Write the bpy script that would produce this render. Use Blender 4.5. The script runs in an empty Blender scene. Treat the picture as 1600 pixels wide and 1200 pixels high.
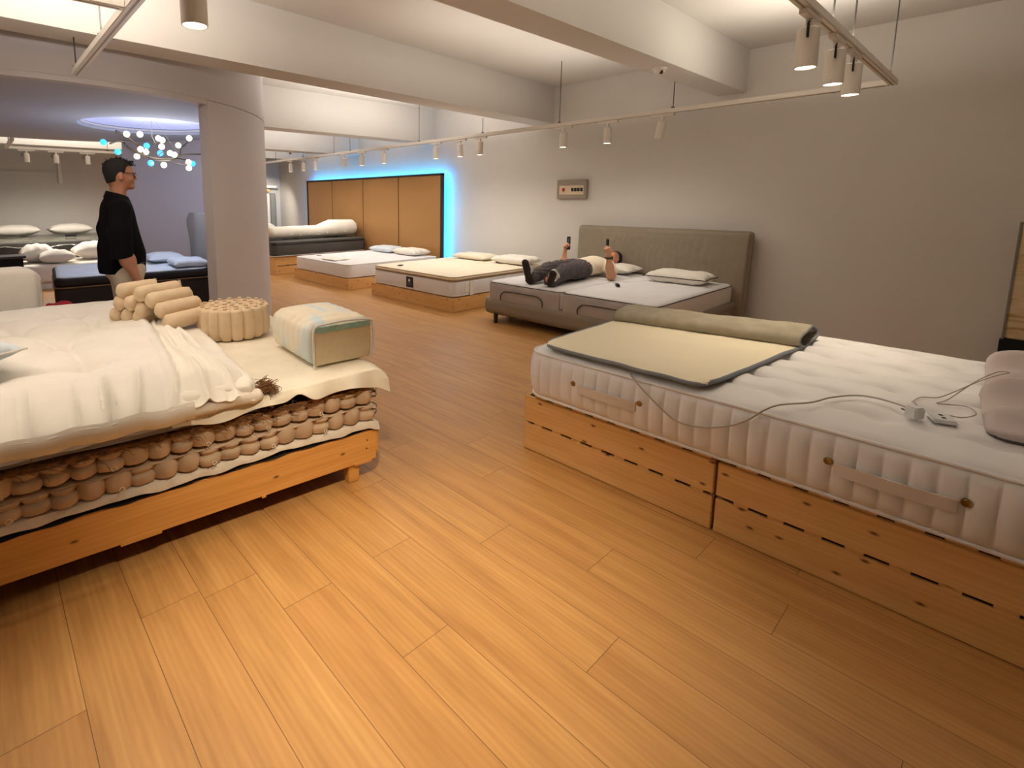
import bpy, bmesh, math, random
import numpy as np
from mathutils import Vector, Matrix, noise
random.seed(7)
C = bpy.context.scene.collection
PI = math.pi
R_ = math.radians

# ------------------------------------------------------------------ camera
sc = bpy.context.scene
cd = bpy.data.cameras.new('camera'); cam = bpy.data.objects.new('camera', cd); C.objects.link(cam)
right = Vector((0.7613, -0.6484, -0.0008)); up = Vector((0.0926, 0.1077, 0.9899))
fwd_neg = right.cross(up).normalized(); up = fwd_neg.cross(right).normalized(); right.normalize()
m = Matrix((right, up, fwd_neg)).transposed().to_4x4(); m.translation = (0, 0, 1.45)
cam.matrix_world = m
cd.sensor_fit = 'HORIZONTAL'; cd.sensor_width = 36; cd.lens = 36 * 803.69 / 1600
cd.shift_x = (800 - 646.61) / 1600; cd.shift_y = -(600 - 428.51) / 1600
cd.clip_start = .02
sc.camera = cam
sc.view_settings.view_transform = 'Standard'; sc.view_settings.look = 'None'
sc.view_settings.gamma = 1; sc.view_settings.use_curve_mapping = False
sc.view_settings.exposure = .45
sc.cycles.use_denoising = True
sc.cycles.max_bounces = 8; sc.cycles.diffuse_bounces = 5
sc.cycles.caustics_reflective = False; sc.cycles.caustics_refractive = False

# ------------------------------------------------------------------ materials
def lin(c):
    return tuple((x / 255 / 12.92) if x / 255 <= .04045 else ((x / 255 + .055) / 1.055) ** 2.4 for x in c) + (1,)
class NT:
    def __init__(s, name):
        s.m = bpy.data.materials.new(name); s.m.use_nodes = True
        s.t = s.m.node_tree; s.b = s.t.nodes['Principled BSDF']
        s.co = None
    def n(s, t, **k):
        o = s.t.nodes.new(t)
        for a, v in k.items(): setattr(o, a, v)
        return o
    def l(s, a, b): s.t.links.new(a, b)
    def coord(s):
        if not s.co: s.co = s.n('ShaderNodeTexCoord').outputs['Object']
        return s.co
    def math(s, op, a, b=None):
        o = s.n('ShaderNodeMath', operation=op)
        for i, v in enumerate((a, b)):
            if v is None: continue
            if isinstance(v, (int, float)): o.inputs[i].default_value = v
            else: s.l(v, o.inputs[i])
        return o.outputs[0]
    def mapping(s, scale=(1, 1, 1), vec=None):
        o = s.n('ShaderNodeMapping'); o.inputs['Scale'].default_value = scale
        s.l(vec if vec is not None else s.coord(), o.inputs['Vector']); return o.outputs[0]
    def noise(s, scale, vec=None, detail=3, rough=.5):
        o = s.n('ShaderNodeTexNoise'); o.inputs['Scale'].default_value = scale
        o.inputs['Detail'].default_value = detail; o.inputs['Roughness'].default_value = rough
        s.l(vec if vec is not None else s.coord(), o.inputs['Vector']); return o.outputs['Fac']
    def ramp(s, fac, stops):
        o = s.n('ShaderNodeValToRGB'); e = o.color_ramp.elements
        e[0].position, e[0].color = stops[0]; e[1].position, e[1].color = stops[-1]
        for p, c in stops[1:-1]:
            x = e.new(p); x.color = c
        s.l(fac, o.inputs[0]); return o.outputs[0]
    def mix(s, fac, a, b, mode='MIX'):
        o = s.n('ShaderNodeMix', data_type='RGBA', blend_type=mode)
        for i, v in ((0, fac), (6, a), (7, b)):
            if isinstance(v, (int, float)): o.inputs[i].default_value = v
            elif isinstance(v, tuple): o.inputs[i].default_value = v
            else: s.l(v, o.inputs[i])
        return o.outputs[2]
    def bump(s, h, strength=.3, dist=.01):
        o = s.n('ShaderNodeBump'); o.inputs['Strength'].default_value = strength; o.inputs['Distance'].default_value = dist
        s.l(h, o.inputs['Height']); s.l(o.outputs[0], s.b.inputs['Normal'])
def mat(name, c, rough=.6, metal=0, var=.06, vs=6, bump=0, bs=200, bd=.002, spec=None, sheen=0):
    t = NT(name); c = lin(c)
    d = tuple(x * (1 - var) for x in c[:3]) + (1,); e = tuple(min(1, x * (1 + var)) for x in c[:3]) + (1,)
    t.l(t.ramp(t.noise(vs), [(.3, d), (.7, e)]), t.b.inputs['Base Color'])
    t.b.inputs['Roughness'].default_value = rough; t.b.inputs['Metallic'].default_value = metal
    if spec is not None: t.b.inputs['Specular IOR Level'].default_value = spec
    if sheen: t.b.inputs['Sheen Weight'].default_value = sheen
    if bump: t.bump(t.noise(bs, detail=2), bump, bd)
    return t.m
def emit(name, c, s):
    t = NT(name); t.b.inputs['Base Color'].default_value = lin(c)
    t.b.inputs['Emission Color'].default_value = lin(c); t.b.inputs['Emission Strength'].default_value = s
    return t.m
def floor_mat():
    t = NT('floor_planks'); sep = t.n('ShaderNodeSeparateXYZ'); t.l(t.coord(), sep.inputs[0])
    x, y = sep.outputs[0], sep.outputs[1]
    u = t.math('DIVIDE', t.math('SUBTRACT', x, -9.883), .2); col = t.math('FLOOR', u); fx = t.math('SUBTRACT', u, col)
    wn = t.n('ShaderNodeTexWhiteNoise', noise_dimensions='1D'); t.l(col, wn.inputs['W'])
    v = t.math('ADD', t.math('DIVIDE', t.math('ADD', y, 20), 1.3), wn.outputs['Value']); row = t.math('FLOOR', v); fy = t.math('SUBTRACT', v, row)
    w2 = t.n('ShaderNodeTexWhiteNoise', noise_dimensions='2D'); cmb = t.n('ShaderNodeCombineXYZ'); t.l(col, cmb.inputs[0]); t.l(row, cmb.inputs[1]); t.l(cmb.outputs[0], w2.inputs['Vector'])
    off = t.n('ShaderNodeVectorMath', operation='ADD'); t.l(t.mapping((9, .7, 1)), off.inputs[0])
    sc3 = t.n('ShaderNodeVectorMath', operation='SCALE'); t.l(w2.outputs['Color'], sc3.inputs[0]); sc3.inputs['Scale'].default_value = 30; t.l(sc3.outputs[0], off.inputs[1])
    g = t.noise(2.2, off.outputs[0], 6, .62)
    w = t.n('ShaderNodeTexWave', wave_type='BANDS', bands_direction='X'); w.inputs['Scale'].default_value = 1.6; w.inputs['Distortion'].default_value = 7; w.inputs['Detail'].default_value = 3; t.l(off.outputs[0], w.inputs['Vector'])
    base = t.ramp(g, [(.25, lin((164, 118, 66))), (.55, lin((194, 146, 86))), (.8, lin((208, 162, 102)))])
    base = t.mix(t.math('MULTIPLY', w.outputs['Fac'], .2), base, lin((150, 98, 50)))
    base = t.mix(t.math('MULTIPLY', t.math('SUBTRACT', w2.outputs['Value'], .0), .22), base, lin((172, 116, 64)))
    ex = t.math('MINIMUM', fx, t.math('SUBTRACT', 1, fx)); ey = t.math('MINIMUM', fy, t.math('SUBTRACT', 1, fy))
    seam = t.math('MINIMUM', t.math('MULTIPLY', ex, .2), t.math('MULTIPLY', ey, 1.3))
    line = t.math('LESS_THAN', seam, .0011)
    t.l(t.mix(t.math('MULTIPLY', line, .75), base, lin((60, 38, 20))), t.b.inputs['Base Color'])
    t.l(t.math('ADD', .36, t.math('MULTIPLY', g, .16)), t.b.inputs['Roughness'])
    t.b.inputs['Specular IOR Level'].default_value = .4
    h = t.math('ADD', t.math('MULTIPLY', w.outputs['Fac'], .25), t.math('MULTIPLY', t.math('SUBTRACT', 1, line), 1.))
    t.bump(h, .25, .0015)
    return t.m
def wood(name, c1, c2, axis=0, knots=True, rough=.5):
    t = NT(name); s = [11., 11., 11.]; s[axis] = .9
    v = t.mapping(tuple(s)); g = t.noise(1.6, v, 5, .6)
    w = t.n('ShaderNodeTexWave', wave_type='RINGS', rings_direction=('X', 'Y', 'Z')[axis]); w.inputs['Scale'].default_value = 1.3; w.inputs['Distortion'].default_value = 9; w.inputs['Detail'].default_value = 2
    t.l(v, w.inputs['Vector'])
    base = t.ramp(g, [(.3, lin(c1)), (.7, lin(c2))])
    base = t.mix(t.math('MULTIPLY', w.outputs['Fac'], .13), base, tuple(x * .55 for x in lin(c1)[:3]) + (1,))
    if knots:
        sp = t.n('ShaderNodeSeparateXYZ'); t.l(t.coord(), sp.inputs[0]); cb = t.n('ShaderNodeCombineXYZ')
        oi = t.n('ShaderNodeObjectInfo')
        t.l(t.math('ADD', t.math('MULTIPLY', sp.outputs[axis], 4.2), t.math('MULTIPLY', oi.outputs['Random'], 50)), cb.inputs[0]); t.l(t.math('MULTIPLY', sp.outputs[2], 9.5), cb.inputs[1])
        vo = t.n('ShaderNodeTexVoronoi', feature='F1', voronoi_dimensions='2D'); vo.inputs['Scale'].default_value = 1; vo.inputs['Randomness'].default_value = 1
        t.l(cb.outputs[0], vo.inputs['Vector'])
        k = t.ramp(vo.outputs['Distance'], [(.02, (1, 1, 1, 1)), (.085, (0, 0, 0, 1))])
        k = t.math('MULTIPLY', k, t.math('GREATER_THAN', vo.outputs['Color'], .42))
        base = t.mix(k, base, lin((96, 54, 24)))
    t.l(base, t.b.inputs['Base Color']); t.b.inputs['Roughness'].default_value = rough
    t.bump(g, .15, .003)
    return t.m
MT = {}
MT['floor'] = floor_mat()
MT['wall'] = mat('wall_paint', (208, 204, 198), .85, var=.02, vs=1.5, bump=.05, bs=40)
MT['ceil'] = mat('ceiling_paint', (208, 204, 198), .88, var=.02, vs=1.2)
MT['curved'] = mat('curved_wall_paint', (206, 201, 203), .85, var=.015, vs=1.5)
MT['soffit'] = mat('soffit_light_tint', (186, 190, 200), .88, var=.015, vs=1.5)  # cooled white: bluish light on the soffit put into its base colour
MT['track'] = mat('white_metal', (226, 220, 212), .4, var=.01)
MT['black'] = mat('black_metal', (22, 21, 20), .45, var=.1)
MT['wire'] = mat('wire', (50, 46, 42), .5)
MT['lens'] = emit('lamp_lens', (255, 236, 205), 6)
MT['pine'] = wood('pale_pine', (208, 158, 94), (226, 182, 120), 1)
MT['pine_x'] = wood('pale_pine_cross', (208, 158, 94), (226, 182, 120), 0)
MT['honey'] = wood('honey_pine', (216, 154, 78), (238, 182, 104), 0)
MT['honey_y'] = wood('honey_pine_cross', (216, 154, 78), (238, 182, 104), 1)
MT['white'] = mat('white_fabric', (232, 226, 216), .9, var=.03, vs=9, bump=.12, bs=350, sheen=.1)
MT['cream'] = mat('cream_fabric', (232, 222, 200), .9, var=.03, vs=9, bump=.15, bs=300, sheen=.1)
MT['cotton'] = mat('white_cotton', (236, 230, 218), .92, var=.03, vs=7, bump=.18, bs=260)
MT['linen'] = mat('linen_sheet', (234, 224, 204), .95, var=.05, vs=8, bump=.3, bs=300)
MT['calico'] = mat('calico_pocket', (196, 172, 146), .95, var=.12, vs=14, bump=.25, bs=120)
MT['calico2'] = mat('calico_strip', (224, 200, 166), .95, var=.05, vs=14, bump=.25, bs=160)
MT['felt'] = mat('white_felt', (222, 212, 198), 1, var=.08, vs=18, bump=.5, bs=120, bd=.004)
MT['coir'] = mat('brown_coir', (132, 92, 56), 1, var=.4, vs=40, bump=.8, bs=160, bd=.006)
MT['wadding'] = mat('grey_wadding', (206, 198, 194), .95, var=.03, bump=.2, bs=180)
MT['blackcloth'] = mat('black_cloth', (20, 19, 18), .95)
MT['steel'] = mat('steel_coil', (96, 96, 96), .35, metal=.9)
MT['tick'] = mat('mattress_white', (224, 223, 224), .88, var=.03, vs=5, bump=.1, bs=400)
MT['handle'] = mat('handle_webbing', (214, 202, 192), .85, bump=.2, bs=500)
MT['brass'] = mat('brass_eyelet', (150, 122, 72), .3, metal=1)
MT['matpad'] = None
MT['matgrey'] = mat('grey_mat_back', (158, 150, 132), .95, var=.1, vs=16, bump=.35, bs=160)
MT['matpipe'] = mat('mat_grey_piping', (122, 128, 136), .8)
MT['cable'] = mat('grey_cable', (168, 160, 150), .5)
MT['plastic'] = mat('white_plastic', (220, 222, 224), .35, var=.01)
MT['mauve'] = mat('mauve_pillow', (194, 182, 180), .85, var=.03, bump=.1, bs=300)
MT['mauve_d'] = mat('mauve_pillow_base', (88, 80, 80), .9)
MT['leather'] = mat('taupe_leather', (132, 122, 108), .5, var=.05, vs=12, bump=.15, bs=90)
MT['taupe'] = mat('taupe_headboard', (138, 126, 108), .6, var=.05, vs=10, bump=.15, bs=90)
MT['greyplush'] = mat('grey_plush', (168, 162, 160), .9, var=.06, bump=.15, bs=250, sheen=.2)
MT['trim'] = mat('dark_piping', (70, 62, 56), .7)
MT['brownpipe'] = mat('brown_piping', (150, 112, 66), .7)
MT['navy'] = mat('navy_label', (22, 26, 44), .6)
MT['paper'] = mat('paper_tag', (232, 228, 220), .7)
MT['charcoal'] = mat('charcoal_fabric', (74, 72, 70), .85, var=.06)
MT['darkside'] = mat('dark_mattress_side', (34, 28, 26), .85, var=.1)
MT['gold'] = mat('gold_piping', (120, 88, 52), .6)
MT['bronze'] = mat('bronze_panel', (186, 140, 88), .42, metal=.35, var=.03, vs=2)
MT['frame'] = mat('dark_frame', (40, 36, 30), .5)
MT['led'] = emit('blue_led_strip', (35, 180, 255), 46)
MT['skin'] = mat('skin', (206, 150, 118), .55, var=.05, vs=20)
MT['skin_shade'] = mat('shaded_skin', (172, 120, 94), .6, var=.05, vs=20)  # darker skin copy: shade on the standing figure put into the colour
MT['hair'] = mat('black_hair', (8, 7, 7), .8, var=.2, vs=60, bump=.5, bs=150)
MT['polo'] = mat('black_polo', (14, 14, 16), .95, var=.1, bump=.1, bs=400, spec=.1)
MT['khaki'] = mat('beige_trousers', (196, 184, 166), .9, var=.04)
MT['greytrouser'] = mat('grey_trousers', (84, 76, 78), .85, var=.12, vs=10)
MT['tee'] = mat('cream_tee', (236, 224, 200), .9, var=.03)
MT['shoe'] = mat('black_shoe', (28, 26, 26), .6)
MT['sole'] = mat('rubber_sole', (40, 36, 34), .7)
MT['shoew'] = mat('white_shoe_trim', (200, 196, 190), .6)
MT['eye'] = mat('dark_eye', (20, 16, 14), .2)
MT['lip'] = mat('lip', (160, 96, 84), .5)
MT['red'] = mat('red_cloth', (170, 16, 20), .8)
MT['bulb_w'] = emit('warm_bulb', (255, 243, 196), 1.5)
MT['bulb_b'] = emit('blue_bulb', (40, 140, 255), 2.4)
MT['branch'] = mat('bronze_branch', (84, 72, 52), .5, metal=.4)
MT['recess'] = emit('recess_light', (190, 197, 240), .36)
MT['greyvelvet'] = mat('grey_velvet', (134, 132, 128), .8, var=.04)
MT['silver'] = mat('plastic_wrap', (104, 104, 94), .14, var=.3, vs=7, bump=.9, bs=14, bd=.02)
MT['box'] = mat('grey_plastic_box', (150, 140, 126), .5, var=.02)
MT['breaker'] = mat('breaker_face', (214, 196, 168), .5)
MT['bluewhite'] = mat('blue_and_light_tinted_fabric', (204, 214, 222), .9)  # pale blue pillows; also lavender light tinted onto a white mattress top
MT['wallcream'] = None
MT['teal'] = mat('pale_green_gel', (150, 188, 178), .6, var=.1, vs=30)
MT['foam'] = mat('cream_foam', (222, 204, 168), .95, var=.03, vs=30, bump=.3, bs=200)
MT['shelf'] = mat('white_shelf', (228, 224, 216), .6)
MT['yellow'] = mat('straw_fabric', (200, 166, 104), .9)
def pad_mat():
    t = NT('quilted_mat'); v = t.mapping((6, 26, 1))
    w = t.n('ShaderNodeTexWave', wave_type='BANDS', bands_direction='Y'); w.inputs['Scale'].default_value = 1.6; w.inputs['Distortion'].default_value = 2.5; w.inputs['Detail'].default_value = 4; t.l(v, w.inputs['Vector'])
    t.l(t.mix(t.math('MULTIPLY', w.outputs['Fac'], .35), lin((238, 228, 202)), lin((206, 196, 170))), t.b.inputs['Base Color'])
    t.b.inputs['Roughness'].default_value = .95; t.bump(w.outputs['Fac'], .3, .004); return t.m
MT['matpad'] = pad_mat()
def streak_mat():
    t = NT('mottled_cream_panel'); g = t.noise(3, t.mapping((1.2, 1.2, 7)), 4)
    t.l(t.ramp(g, [(.35, lin((170, 140, 96))), (.5, lin((206, 186, 146))), (.7, lin((214, 198, 164)))]), t.b.inputs['Base Color']); t.b.inputs['Roughness'].default_value = .6; return t.m
MT['wallcream'] = streak_mat()
def stripe_mat():
    t = NT('blue_tinted_cover'); g = t.noise(5.5, t.mapping((1.6, .6, .3)), 2)
    t.l(t.ramp(g, [(.38, lin((206, 222, 228))), (.5, lin((232, 226, 210))), (.62, lin((234, 222, 198)))]), t.b.inputs['Base Color']); t.b.inputs['Roughness'].default_value = .9; t.bump(t.noise(300), .1, .002); return t.m
MT['cover'] = stripe_mat()

# ------------------------------------------------------------------ geometry helpers
class G:
    def __init__(s): s.V = []; s.F = []
    def add(s, v, f):
        o = len(s.V); s.V += [tuple(p) for p in v]; s.F += [tuple(i + o for i in q) for q in f]; return s
    def bm(s, b):
        b.verts.ensure_lookup_table(); b.verts.index_update()
        s.add([v.co[:] for v in b.verts], [[v.index for v in f.verts] for f in b.faces]); b.free(); return s
    def box(s, x0, x1, y0, y1, z0, z1, bev=.004, seg=2, M=None):
        b = bmesh.new(); bmesh.ops.create_cube(b, size=1)
        for v in b.verts: v.co = Vector(((x0 + x1) / 2 + v.co.x * (x1 - x0), (y0 + y1) / 2 + v.co.y * (y1 - y0), (z0 + z1) / 2 + v.co.z * (z1 - z0)))
        bev = min(bev, .45 * min(x1 - x0, y1 - y0, z1 - z0))
        if bev > 0: bmesh.ops.bevel(b, geom=b.edges[:], offset=bev, segments=seg, affect='EDGES')
        if M: bmesh.ops.transform(b, matrix=M, verts=b.verts)
        return s.bm(b)
    def tube(s, path, r, n=8, closed=False, cap=True):
        P = [Vector(p) for p in path]; k = len(P); rr = r if isinstance(r, (list, tuple)) else [r] * k
        V = []; F = []; t0 = None; nrm = None
        for i in range(k):
            a = P[i - 1] if (i > 0 or closed) else P[i]; b = P[(i + 1) % k] if (i < k - 1 or closed) else P[i]
            t = (b - a); t = t.normalized() if t.length > 1e-9 else Vector((0, 0, 1))
            if nrm is None:
                nrm = t.orthogonal().normalized()
            else:
                nrm = (nrm - t * nrm.dot(t)); nrm = nrm.normalized() if nrm.length > 1e-6 else t.orthogonal().normalized()
            bn = t.cross(nrm)
            for j in range(n):
                a_ = 2 * PI * j / n; V.append(P[i] + (nrm * math.cos(a_) + bn * math.sin(a_)) * rr[i])
        for i in range(k if closed else k - 1):
            for j in range(n):
                i2 = (i + 1) % k
                F.append((i * n + j, i * n + (j + 1) % n, i2 * n + (j + 1) % n, i2 * n + j))
        if cap and not closed: F.append(tuple(range(n))[::-1]); F.append(tuple((k - 1) * n + j for j in range(n)))
        return s.add(V, F)
    def cyl(s, a, b, r, r2=None, n=20): return s.tube([a, b], [r, r if r2 is None else r2], n)
    def lathe(s, prof, c=(0, 0, 0), n=24, fn=None):
        V = []; F = []
        for i, (r, z) in enumerate(prof):
            for j in range(n):
                a = 2 * PI * j / n; q = r * (fn(a, z) if fn else 1)
                V.append((c[0] + q * math.cos(a), c[1] + q * math.sin(a), c[2] + z))
        for i in range(len(prof) - 1):
            for j in range(n): F.append((i * n + j, i * n + (j + 1) % n, (i + 1) * n + (j + 1) % n, (i + 1) * n + j))
        F.append(tuple(range(n))[::-1]); F.append(tuple((len(prof) - 1) * n + j for j in range(n)))
        return s.add(V, F)
    def grid(s, nu, nv, fn, thick=0, tdir=None):
        # fn(u,v)->xyz, u,v in 0..1 ; thick: closed slab below by thick
        V = [Vector(fn(i / nu, j / nv)) for i in range(nu + 1) for j in range(nv + 1)]
        F = []; I = lambda i, j: i * (nv + 1) + j
        for i in range(nu):
            for j in range(nv): F.append((I(i, j), I(i + 1, j), I(i + 1, j + 1), I(i, j + 1)))
        if thick:
            N = [Vector() for _ in V]
            for f in F:
                nn = (V[f[2]] - V[f[0]]).cross(V[f[3]] - V[f[1]])
                for k in f: N[k] += nn
            o = len(V); V2 = [v - (n.normalized() if n.length > 0 else Vector((0, 0, 1))) * thick for v, n in zip(V, N)]
            F2 = [tuple(o + k for k in f[::-1]) for f in F]
            ring = [I(i, 0) for i in range(nu)] + [I(nu, j) for j in range(nv)] + [I(i, nv) for i in range(nu, 0, -1)] + [I(0, j) for j in range(nv, 0, -1)]
            S = [(ring[(k + 1) % len(ring)], ring[k], o + ring[k], o + ring[(k + 1) % len(ring)]) for k in range(len(ring))]
            V += V2; F += F2 + S
        return s.add(V, F)
    def soft(s, cx, cy, z0, sx, sy, sz, nx=20, ny=20, nz=6, r=.06, rz=.03, disp=None, M=None):
        # soft-cornered block, sx.. full sizes, disp(p, u, v, w)->p
        h = Vector((sx / 2, sy / 2, sz / 2)); idx = {}; V = []; F = []
        rz = min(rz, .49 * min(sx, sy, sz)); r = min(r, .49 * min(sx, sy))
        def vert(i, j, k):
            if (i, j, k) in idx: return idx[(i, j, k)]
            u, v, w = 2 * i / nx - 1, 2 * j / ny - 1, 2 * k / nz - 1
            p = Vector((u * h.x, v * h.y, w * h.z))
            q = Vector([max(-h[a] + rz, min(h[a] - rz, p[a])) for a in range(3)]); d = p - q; L = d.length
            if L > 1e-9: d *= max(abs(x) for x in d) / L
            p = q + d
            qx = max(-h.x + r, min(h.x - r, p.x)); qy = max(-h.y + r, min(h.y - r, p.y)); dx, dy = p.x - qx, p.y - qy; L = math.hypot(dx, dy)
            if L > 1e-9:
                f = max(abs(dx), abs(dy)) / L; p.x = qx + dx * f; p.y = qy + dy * f
            if disp: p = disp(p, u, v, w)
            p = Vector((p[0] + cx, p[1] + cy, p[2] + z0 + h.z))
            if M: p = M @ p
            idx[(i, j, k)] = len(V); V.append(p); return len(V) - 1
        for i in range(nx):
            for j in range(ny):
                F.append((vert(i, j, nz), vert(i + 1, j, nz), vert(i + 1, j + 1, nz), vert(i, j + 1, nz)))
                F.append((vert(i, j, 0), vert(i, j + 1, 0), vert(i + 1, j + 1, 0), vert(i + 1, j, 0)))
        for k in range(nz):
            for i in range(nx):
                F.append((vert(i, 0, k), vert(i + 1, 0, k), vert(i + 1, 0, k + 1), vert(i, 0, k + 1)))
                F.append((vert(i, ny, k), vert(i, ny, k + 1), vert(i + 1, ny, k + 1), vert(i + 1, ny, k)))
            for j in range(ny):
                F.append((vert(0, j, k), vert(0, j, k + 1), vert(0, j + 1, k + 1), vert(0, j + 1, k)))
                F.append((vert(nx, j, k), vert(nx, j + 1, k), vert(nx, j + 1, k + 1), vert(nx, j, k + 1)))
        return s.add(V, F)
    def pillow(s, sx, sy, h, n=22, e=2.6, seed=0, wr=.006, M=None, prof=None):
        V = []; F = []; idx = {}
        for side in (1, -1):
            for i in range(n + 1):
                for j in range(n + 1):
                    rim = i in (0, n) or j in (0, n); k = (i, j, 0 if rim else side)
                    if k in idx: continue
                    u, v = 2 * i / n - 1, 2 * j / n - 1
                    a = max(0, (1 - abs(u) ** e) * (1 - abs(v) ** e)); z = side * h / 2 * a ** .55
                    if prof and side > 0: z *= prof(u, v)
                    x = sx / 2 * u * (1 - .05 * (1 - abs(v)) ** 1.0 * abs(u)); y = sy / 2 * v * (1 - .06 * (1 - abs(u)) * abs(v))
                    p = Vector((x, y, z + h / 2)); p.z += wr * noise.noise(Vector((x * 9 + seed, y * 9, side * 3.))) * (a ** .3)
                    idx[k] = len(V); V.append(M @ p if M else p)
            g = lambda i, j: idx[(i, j, 0 if (i in (0, n) or j in (0, n)) else side)]
            for i in range(n):
                for j in range(n):
                    q = (g(i, j), g(i + 1, j), g(i + 1, j + 1), g(i, j + 1)); F.append(q if side > 0 else q[::-1])
        return s.add(V, F)
def obj(name, g, m, parent=None, loc=(0, 0, 0), rot=(0, 0, 0), smooth=True, angle=42):
    me = bpy.data.meshes.new(name); me.from_pydata([tuple(v) for v in g.V], [], g.F); me.validate()
    b = bmesh.new(); b.from_mesh(me); bmesh.ops.recalc_face_normals(b, faces=b.faces); b.to_mesh(me); b.free()
    me.materials.append(MT[m] if isinstance(m, str) else m)
    if smooth:
        me.polygons.foreach_set('use_smooth', [True] * len(me.polygons)); me.set_sharp_from_angle(angle=R_(angle))
    o = bpy.data.objects.new(name, me); C.objects.link(o); o.location = loc; o.rotation_euler = rot
    if parent: o.parent = parent
    return o
def thing(name, label, cat, loc=(0, 0, 0), rz=0, group=None):
    o = bpy.data.objects.new(name, None); C.objects.link(o); o.location = loc; o.rotation_euler = (0, 0, rz)
    o.empty_display_size = .1
    o['label'] = label; o['category'] = cat
    if group: o['group'] = group
    return o
def tag(o, label, cat, group=None, kind=None):
    o['label'] = label; o['category'] = cat
    if group: o['group'] = group
    if kind: o['kind'] = kind
    return o
def struct(name, g, m, label=None, **k):
    o = obj(name, g, m, **k); o['kind'] = 'structure'
    if label: o['label'] = label
    return o
def nz(x, y, z=0): return noise.noise(Vector((x, y, z)))
def dup(root, loc, rz=None, label=None):
    r = root.copy(); C.objects.link(r); r.location = loc
    if rz is not None: r.rotation_euler = (0, 0, rz)
    if label: r['label'] = label
    for ch in list(root.children):
        c = ch.copy(); C.objects.link(c); c.parent = r
        for q in list(ch.children):
            d = q.copy(); C.objects.link(d); d.parent = c
    return r

# ------------------------------------------------------------------ the setting
XW, YF, ZC = 6.8, 13.95, 3.12
struct('floor', G().box(-3.2, XW + .15, -2.6, YF + .15, -.12, 0, 0), 'floor', 'light oak plank floor')
struct('wall_right', G().box(XW, XW + .15, -2.6, YF + .15, 0, ZC + .1, 0), 'wall', 'long pale wall on the right')
struct('wall_far', G().box(-3.2, XW, YF, YF + .15, 0, ZC + .1, 0), 'wall', 'pale far wall')
struct('wall_left', G().box(-3.35, -3.2, -2.6, YF + .15, 0, ZC + .1, 0), 'wall')
struct('wall_back', G().box(-3.2, XW, -2.75, -2.6, 0, ZC + .1, 0), 'wall')
struct('ceiling', G().box(-3.35, XW + .15, -2.75, YF + .15, ZC, ZC + .12, 0), 'ceil', 'white painted ceiling')
def beam(ya, yb, y2a, y2b, z):
    # front edge from (-3.2,ya) to (XW,yb), back edge y2a..y2b
    g = G(); x0, x1 = -3.2, XW
    v = [(x0, ya, z), (x1, yb, z), (x1, y2b, z), (x0, y2a, z), (x0, ya, ZC), (x1, yb, ZC), (x1, y2b, ZC), (x0, y2a, ZC)]
    g.add(v, [(0, 3, 2, 1), (4, 5, 6, 7), (0, 1, 5, 4), (1, 2, 6, 5), (2, 3, 7, 6), (3, 0, 4, 7)])
    return struct('ceiling_beam', g, 'ceil', smooth=False)
beam(2.17, 2.17, 2.46, 2.46, 2.655)
beam(4.08, 4.73, 4.38, 5.08, 2.60)
beam(7.37, 7.37, 7.72, 7.72, 2.53)
beam(9.9, 9.9, 10.3, 10.3, 2.47)
beam(12.3, 12.3, 12.6, 12.6, 2.5)
struct('trim_1', G().box(-3.2, XW, YF - .03, YF, 1.97, 2.08, .004), 'wall', 'shallow ledge along the far wall')
# round room with an open front and back
RC = (0.69, 7.325); RO, RI = 2.43, 2.315
def arc_wall(a0, a1, z0, z1, n, ro=RO, ri=RI):
    g = G(); V = []; F = []
    for i in range(n + 1):
        a = R_(a0 + (a1 - a0) * i / n); c, s_ = math.cos(a), math.sin(a)
        V += [(RC[0] + ro * c, RC[1] + ro * s_, z0), (RC[0] + ro * c, RC[1] + ro * s_, z1), (RC[0] + ri * c, RC[1] + ri * s_, z1), (RC[0] + ri * c, RC[1] + ri * s_, z0)]
    for i in range(n):
        for j in range(4): F.append((i * 4 + j, i * 4 + (j + 1) % 4, i * 4 + 4 + (j + 1) % 4, i * 4 + 4 + j))
    F += [(0, 3, 2, 1), tuple(n * 4 + j for j in range(4))]
    return g.add(V, F)
struct('wall_curved', arc_wall(-62.7, 59, 0, 2.4, 80), 'curved', 'rounded white wall beside the opening', angle=30)
struct('wall_curved', arc_wall(-240, 120, 2.405, ZC, 160, RO + .004), 'curved', 'rounded band above the opening', angle=30)
struct('trim_2', arc_wall(-240, -62.7, 2.362, 2.405, 100, RO - .002), 'curved', angle=30)
struct('trim_3', arc_wall(59, 120, 2.37, 2.405, 40), 'curved', angle=30)
# alcove ceiling with a round recess
HC, HR = (1.83, 7.27), .80
def soffit():
    V = []; F = []; n = 96
    for i in range(n):
        a = 2 * PI * i / n; d = Vector((math.cos(a), math.sin(a)))
        p = Vector(HC) + d * HR
        w = Vector(HC) - Vector(RC); b = w.dot(d); cc = w.dot(w) - RI * RI
        q = Vector(HC) + d * (-b + math.sqrt(b * b - cc))
        V += [(p.x, p.y, 2.375), (q.x, q.y, 2.375), (p.x, p.y, 2.47)]
    for i in range(n):
        j = (i + 1) % n
        F += [(3 * i, 3 * j, 3 * j + 1, 3 * i + 1), (3 * i, 3 * i + 2, 3 * j + 2, 3 * j)]
    g = G(); g.add(V, F); return g
struct('ceiling_alcove', soffit(), 'soffit', 'lowered ceiling of the round room', angle=30)
def disc(c, z, r, t, n=64): return G().lathe([(r, 0), (r, t)], (c[0], c[1], z), n)
rl = thing('recessed_ceiling_light', 'round glowing lavender recess in the lowered ceiling of the round room', 'ceiling light', (HC[0], HC[1], 2.40))
obj('diffuser', disc((0, 0), .045, HR - .004, .02), 'recess', rl)
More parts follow.
